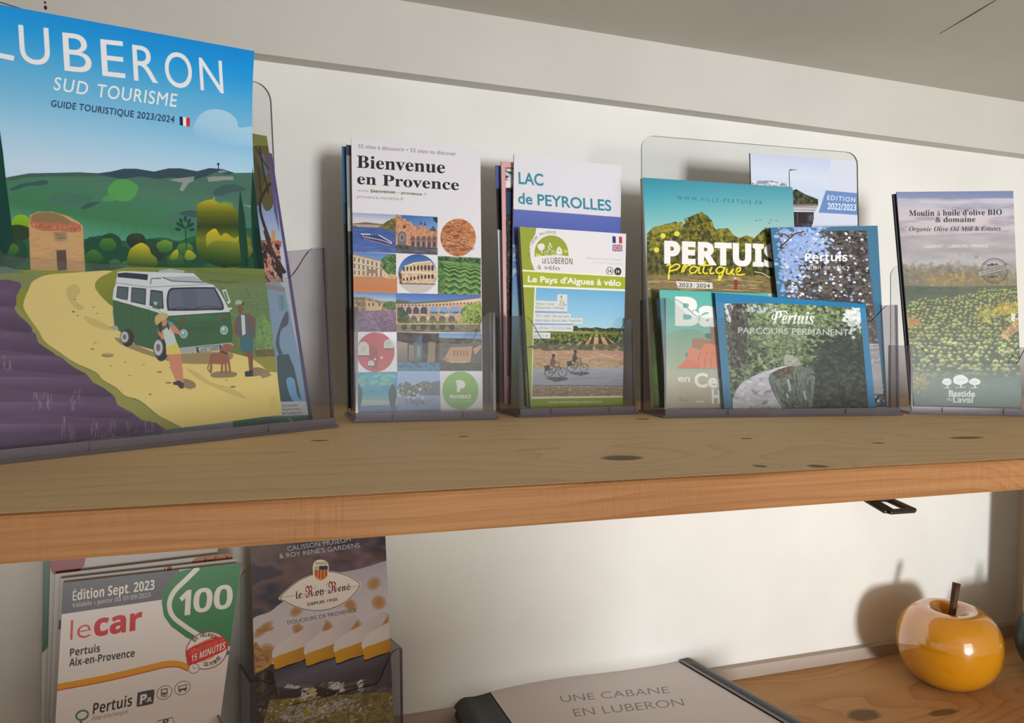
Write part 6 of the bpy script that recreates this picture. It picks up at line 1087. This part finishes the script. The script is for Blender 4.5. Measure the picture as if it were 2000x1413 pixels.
leaflet('leaflet', F4, lean(.0065, 4.5), [(1396, 572), (1690, 594), (1711, 803), (1415, 805)], art_parcours, .0026, 'blue-framed landscape leaflet with a canal path photo, frontmost in its holder', 'brochure', None, LP, edge=mat('teal_edge', (30, 96, 136), .5))
leaflet('leaflet', F4, lean(.0115, 4.5), [(1288, 566), (1500, 574), (1513, 801), (1302, 802)], art_balades, .0018, 'turquoise and beige walks leaflet left of the canal path leaflet', 'brochure', None, LP)
leaflet('leaflet', F4, lean(.0160, 5.5), [(1505, 445), (1714, 441), (1733, 795), (1540, 797)], art_plan, .0024, 'blue-grey town map leaflet with a dark tree photo', 'brochure', None, LP, edge=mat('slate_edge', (52, 76, 92), .5))
leaflet('magazine', F4, lean(.0215, 6.5), [(1255, 347), (1548, 366), (1566, 792), (1276, 797)], art_pertuis, .0055, 'town magazine with green trees, big white capitals and yellow handwriting', 'magazine', None)
leaflet('leaflet', F4, lean(.0345, 7.), [(1465, 299), (1672, 315), (1684, 780), (1482, 783)], art_edition, .002, 'pale blue 2022/2023 directory standing tall behind the town magazine', 'brochure', None, LP, edge=mat('grey_edge', (110, 112, 122), .6))

leaflet('leaflet', F5, lean(.0085, 5.), [(1751, 375), (1979, 373), (1996, 799), (1786, 797)], art_moulin, .0014, 'olive oil mill leaflet with an aerial photo of olive groves', 'brochure', None, LP)
leaflet('leaflet', F5, lean(.0115, 5.), [(1744, 379), (1965, 377), (1985, 795), (1779, 793)], mat('navy_cover', (34, 38, 56), .5), .003, 'dark navy leaflet edge showing left of the olive mill leaflet', 'brochure', None, LP, edge=mat('navy_edge', (34, 38, 56), .5))

# ------------------------------------------------------------------ lower shelf
G1 = Frame((92, 1690), (405, 1601), ZL); G2 = Frame((504, 1556), (773, 1474), ZL)
GL = 'clear acrylic leaflet holders on the lower shelf'
leaflet('bus_timetable', G1, lean(.012, 6.), [(124, 1139), (471, 1100), (404, 1600), (92, 1688)], art_lecar, .0014, 'white and green bus timetable for line 100, foremost in its holder', 'brochure', None, LP, nv=6, k=1.22)
def white_art(nm, ops, base=(190, 184, 178)):  # base greyed down to paint in the shade behind the front timetable
    def f(S):
        a = Art(nm, S, 500, 800, base); a.view(0, 0, 1); ops(a); return a
    return f
def curl(y0, deg, k): return lambda z: y0 + z * tan(deg) - k * max(0, z - .15) ** 2
leaflet('bus_timetable', G1, lean(.017, 6.5), [(119, 1131), (463, 1092), (408, 1590), (92, 1680)], white_art('p_w1', lambda a: (a.poly([(321, 1095), (335, 1094), (335, 1130), (321, 1130)], (150, 30, 34)), a.poly([(323.5, 1095), (326, 1095), (326, 1130), (323.5, 1130)], (226, 200, 196)), a.poly([(114, 1212), (126, 1212), (126, 1230), (114, 1230)], (50, 40, 60)))), .0012, 'white timetable with a small red mark just behind line 100', 'brochure', None, LP)
leaflet('bus_timetable', G1, lean(.023, 7.), [(108, 1122), (455, 1080), (404, 1585), (88, 1672)], white_art('p_w2', lambda a: (a.poly(smooth([(380, 1092), (400, 1084), (450, 1078), (450, 1100), (380, 1104)], 4), (170, 110, 50)), a.dots([(400, 1082), (450, 1078), (450, 1100), (400, 1100)], 14, 2, [(90, 20, 24)]))), .0012, 'white timetable, third from the front behind line 100', 'brochure', None, LP)
leaflet('bus_timetable', G1, lean(.030, 7.5), [(99, 1072), (427, 1040), (398, 1578), (84, 1662)], white_art('p_w3', lambda a: (a.poly(smooth([(101, 1050), (166, 1046), (166, 1098), (158, 1112), (140, 1121), (101, 1119)], 4), (140, 12, 16)),)), .0014, 'white timetable with a red block in its upper corner', 'brochure', None, LP)
leaflet('bus_timetable', G1, lean(.036, 7.5), [(84, 1074), (400, 1046), (380, 1570), (78, 1655)], white_art('p_g', lambda a: (a.poly([(70, 1000), (140, 1000), (140, 1255), (96, 1262), (70, 1290)], (34, 84, 42)),), (190, 190, 180)), .0014, 'green-edged timetable at the very back left of the lower holder', 'brochure', None, LP)
holder(G1, -.008, G1.w + .012, .052, .075, .05, .24, .8, .165, 'clear acrylic holder of bus timetables on the lower shelf', GL, 3.)
leaflet('leaflet', G2, lean(.0065, 5.), [(489, 1036), (751, 1012), (772, 1472), (504, 1554)], art_roy, .0016, 'dark confectionery leaflet with rows of white and yellow sweets', 'brochure', None, LP, nv=6)
holder(G2, -.006, G2.w + .008, .040, .098, .070, .24, .8, .185, 'clear acrylic holder around the dark leaflet of sweets, lower shelf', GL, 3.)

# black display book lying against the wall
bz = -.300; bd = empty('display_book', onz(1300, 1400, ZL), 'black display book with a white title page lying on the lower shelf', 'binder')
M_cov = mat('black_plastic', (24, 28, 32), .28, .5); M_film = mat('film_sheet', (196, 190, 192), .3, .4)
TLp, TRp = onz(947, 1331, bz), onz(1325, 1292, bz); dR = onz(1530, 1413, bz) - TRp; dR /= np.linalg.norm(dR); dL = onz(1005, 1413, bz) - TLp; dL /= np.linalg.norm(dL)
HB = .305; BRp, BLp = TRp + dR * HB, TLp + dL * HB
def sag(x): return .004 * math.sin(math.pi * x) - .0035 * x * 0
def Sb(u, v):
    u = np.asarray(u, float)[..., None]; v = np.asarray(v, float)[..., None]
    q = (TLp * (1 - u) + TRp * u) * (1 - v) + (BLp * (1 - u) + BRp * u) * v
    q = q.copy(); q[..., 2] += (-.0028 * (2 * u[..., 0] - 1) ** 2 * (u[..., 0] < .5) + .0012 * np.sin(u[..., 0] * 6.3) - .0012)
    return q
imb = art_binder(Sb).image(1.16)
grid_slab('title_page', Sb, np.array([0, 0, -1.]), -.0004, -.0001, 16, 2, print_mat('title_page_print', imb, .3), M_film, bd)
ux = (TRp - TLp) / np.linalg.norm(TRp - TLp); Wb = np.linalg.norm(TRp - TLp)
# cover as a section swept along the page direction: rounded spine at left, ridge at right
sec = [(-.028, ZL + .001), (-.036, ZL + .004), (-.0395, ZL + .010), (-.037, ZL + .0165), (-.029, ZL + .0225), (-.016, bz - .0062), (-.003, bz - .0048), (.05, bz - .0036), (.11, bz - .0046), (.17, bz - .0052), (Wb + .001, bz - .0032), (Wb + .003, bz + .0012), (Wb + .013, bz + .0022), (Wb + .0165, bz + .001), (Wb + .0175, bz - .002), (Wb + .0175, ZL + .001)]
sec = [tuple(p) for p in smooth(sec[:7], 5, False)] + sec[7:]
V, Fc = [], []; nS = len(sec); nj = 14
for j in range(nj + 1):
    v = j / nj * 1.03 - .016
    for (sx_, sz_) in sec:
        lft, rgt = TLp + dL * HB * v, TRp + dR * HB * v; t = sx_ / Wb; p = lft + (rgt - lft) * t; V.append((p[0], p[1], sz_))
for j in range(nj):
    for i in range(nS):
        i2 = (i + 1) % nS; Fc.append((j * nS + i, j * nS + i2, (j + 1) * nS + i2, (j + 1) * nS + i))
Fc += [tuple(range(nS - 1, -1, -1)), tuple(nj * nS + k for k in range(nS))]
cv = mesh_obj('cover', V, Fc, M_cov, bd, smooth=True); cv['label'] = 'glossy black plastic cover with rounded spine'
bp0, bp1 = TRp + ux * .0005, BRp + ux * .0005
for k in range(60):                      # fine ribs of the clear pocket welds beside the page
    if k: continue
extrude_outline('weld_strip', [bp0 + [0, 0, .0004], bp0 + ux * .003 + [0, 0, .0012], bp1 + ux * .003 + [0, 0, .0012], bp1 + [0, 0, .0004]], np.array([0, 0, .0004]), [mat('weld_grey', (120, 122, 124), .35)], bd)

# ceramic apples
def apple(pos, R, colr, label, lean_v, seed):
    r = empty('ceramic_apple', pos, label, 'ornament', None)
    prof = [(0, .05), (.26, .03), (.40, 0), (.52, .03), (.72, .17), (.88, .38), (.97, .62), (1.0, .86), (.975, 1.10), (.90, 1.30), (.78, 1.45), (.64, 1.545), (.52, 1.58), (.42, 1.575), (.34, 1.53), (.27, 1.44), (.20, 1.32), (.12, 1.22), (0, 1.18)]
    ps = smooth(prof, 4, False); seg = 96; V, Fc = [], []
    for (q, h) in ps[1:-1]:
        for k in range(seg):
            th = 2 * math.pi * k / seg; wv = 1 + .012 * math.sin(2 * th + seed) + .010 * math.sin(5 * th + seed * 2) * min(1, h)
            V.append((pos[0] + R * q * wv * math.cos(th), pos[1] + R * q * wv * math.sin(th), pos[2] + R * max(h, 0) * (1 + .012 * math.sin(th + seed))))
    m = len(ps) - 2
    for i in range(m - 1):
        for k in range(seg): k2 = (k + 1) % seg; Fc.append((i * seg + k, i * seg + k2, (i + 1) * seg + k2, (i + 1) * seg + k))
    Fc += [tuple(range(seg - 1, -1, -1)), tuple((m - 1) * seg + k for k in range(seg))]
    g = mat('glaze', colr, .12 if seed < 1 else .3, .8 if seed < 1 else .4, 0, 1. if seed < 1 else .15); g.node_tree.nodes['Principled BSDF'].inputs['IOR'].default_value = 1.7 if seed < 1 else 1.45; g.node_tree.nodes['Principled BSDF'].inputs['Coat IOR'].default_value = 1.8 if seed < 1 else 1.4
    mesh_obj('body', V, Fc, g, r, smooth=True)
    b = np.array(pos) + np.array([0, 0, R * 1.16]); tp = b + np.array(lean_v)
    st = noisy('stem_brown', (60, 36, 24), (92, 58, 38), 60, .6)
    tube('stem', [b, b * .6 + tp * .4 + [.0006, 0, 0], b * .2 + tp * .8, tp], [.0042, .0036, .0040, .0045], st, r, 10)
    return r
ap = onz(1850, 1333, ZL)
apple(ap, .0560, (208, 138, 4), 'shiny yellow ceramic apple with a brown stem on the lower shelf', (.014, .004, .050), .5)
ap2 = onz(2078, 1328, ZL)
apple(ap2, .0505, (12, 52, 50), 'dark green ceramic apple cut off by the right edge', (.006, .0, .042), 2.)
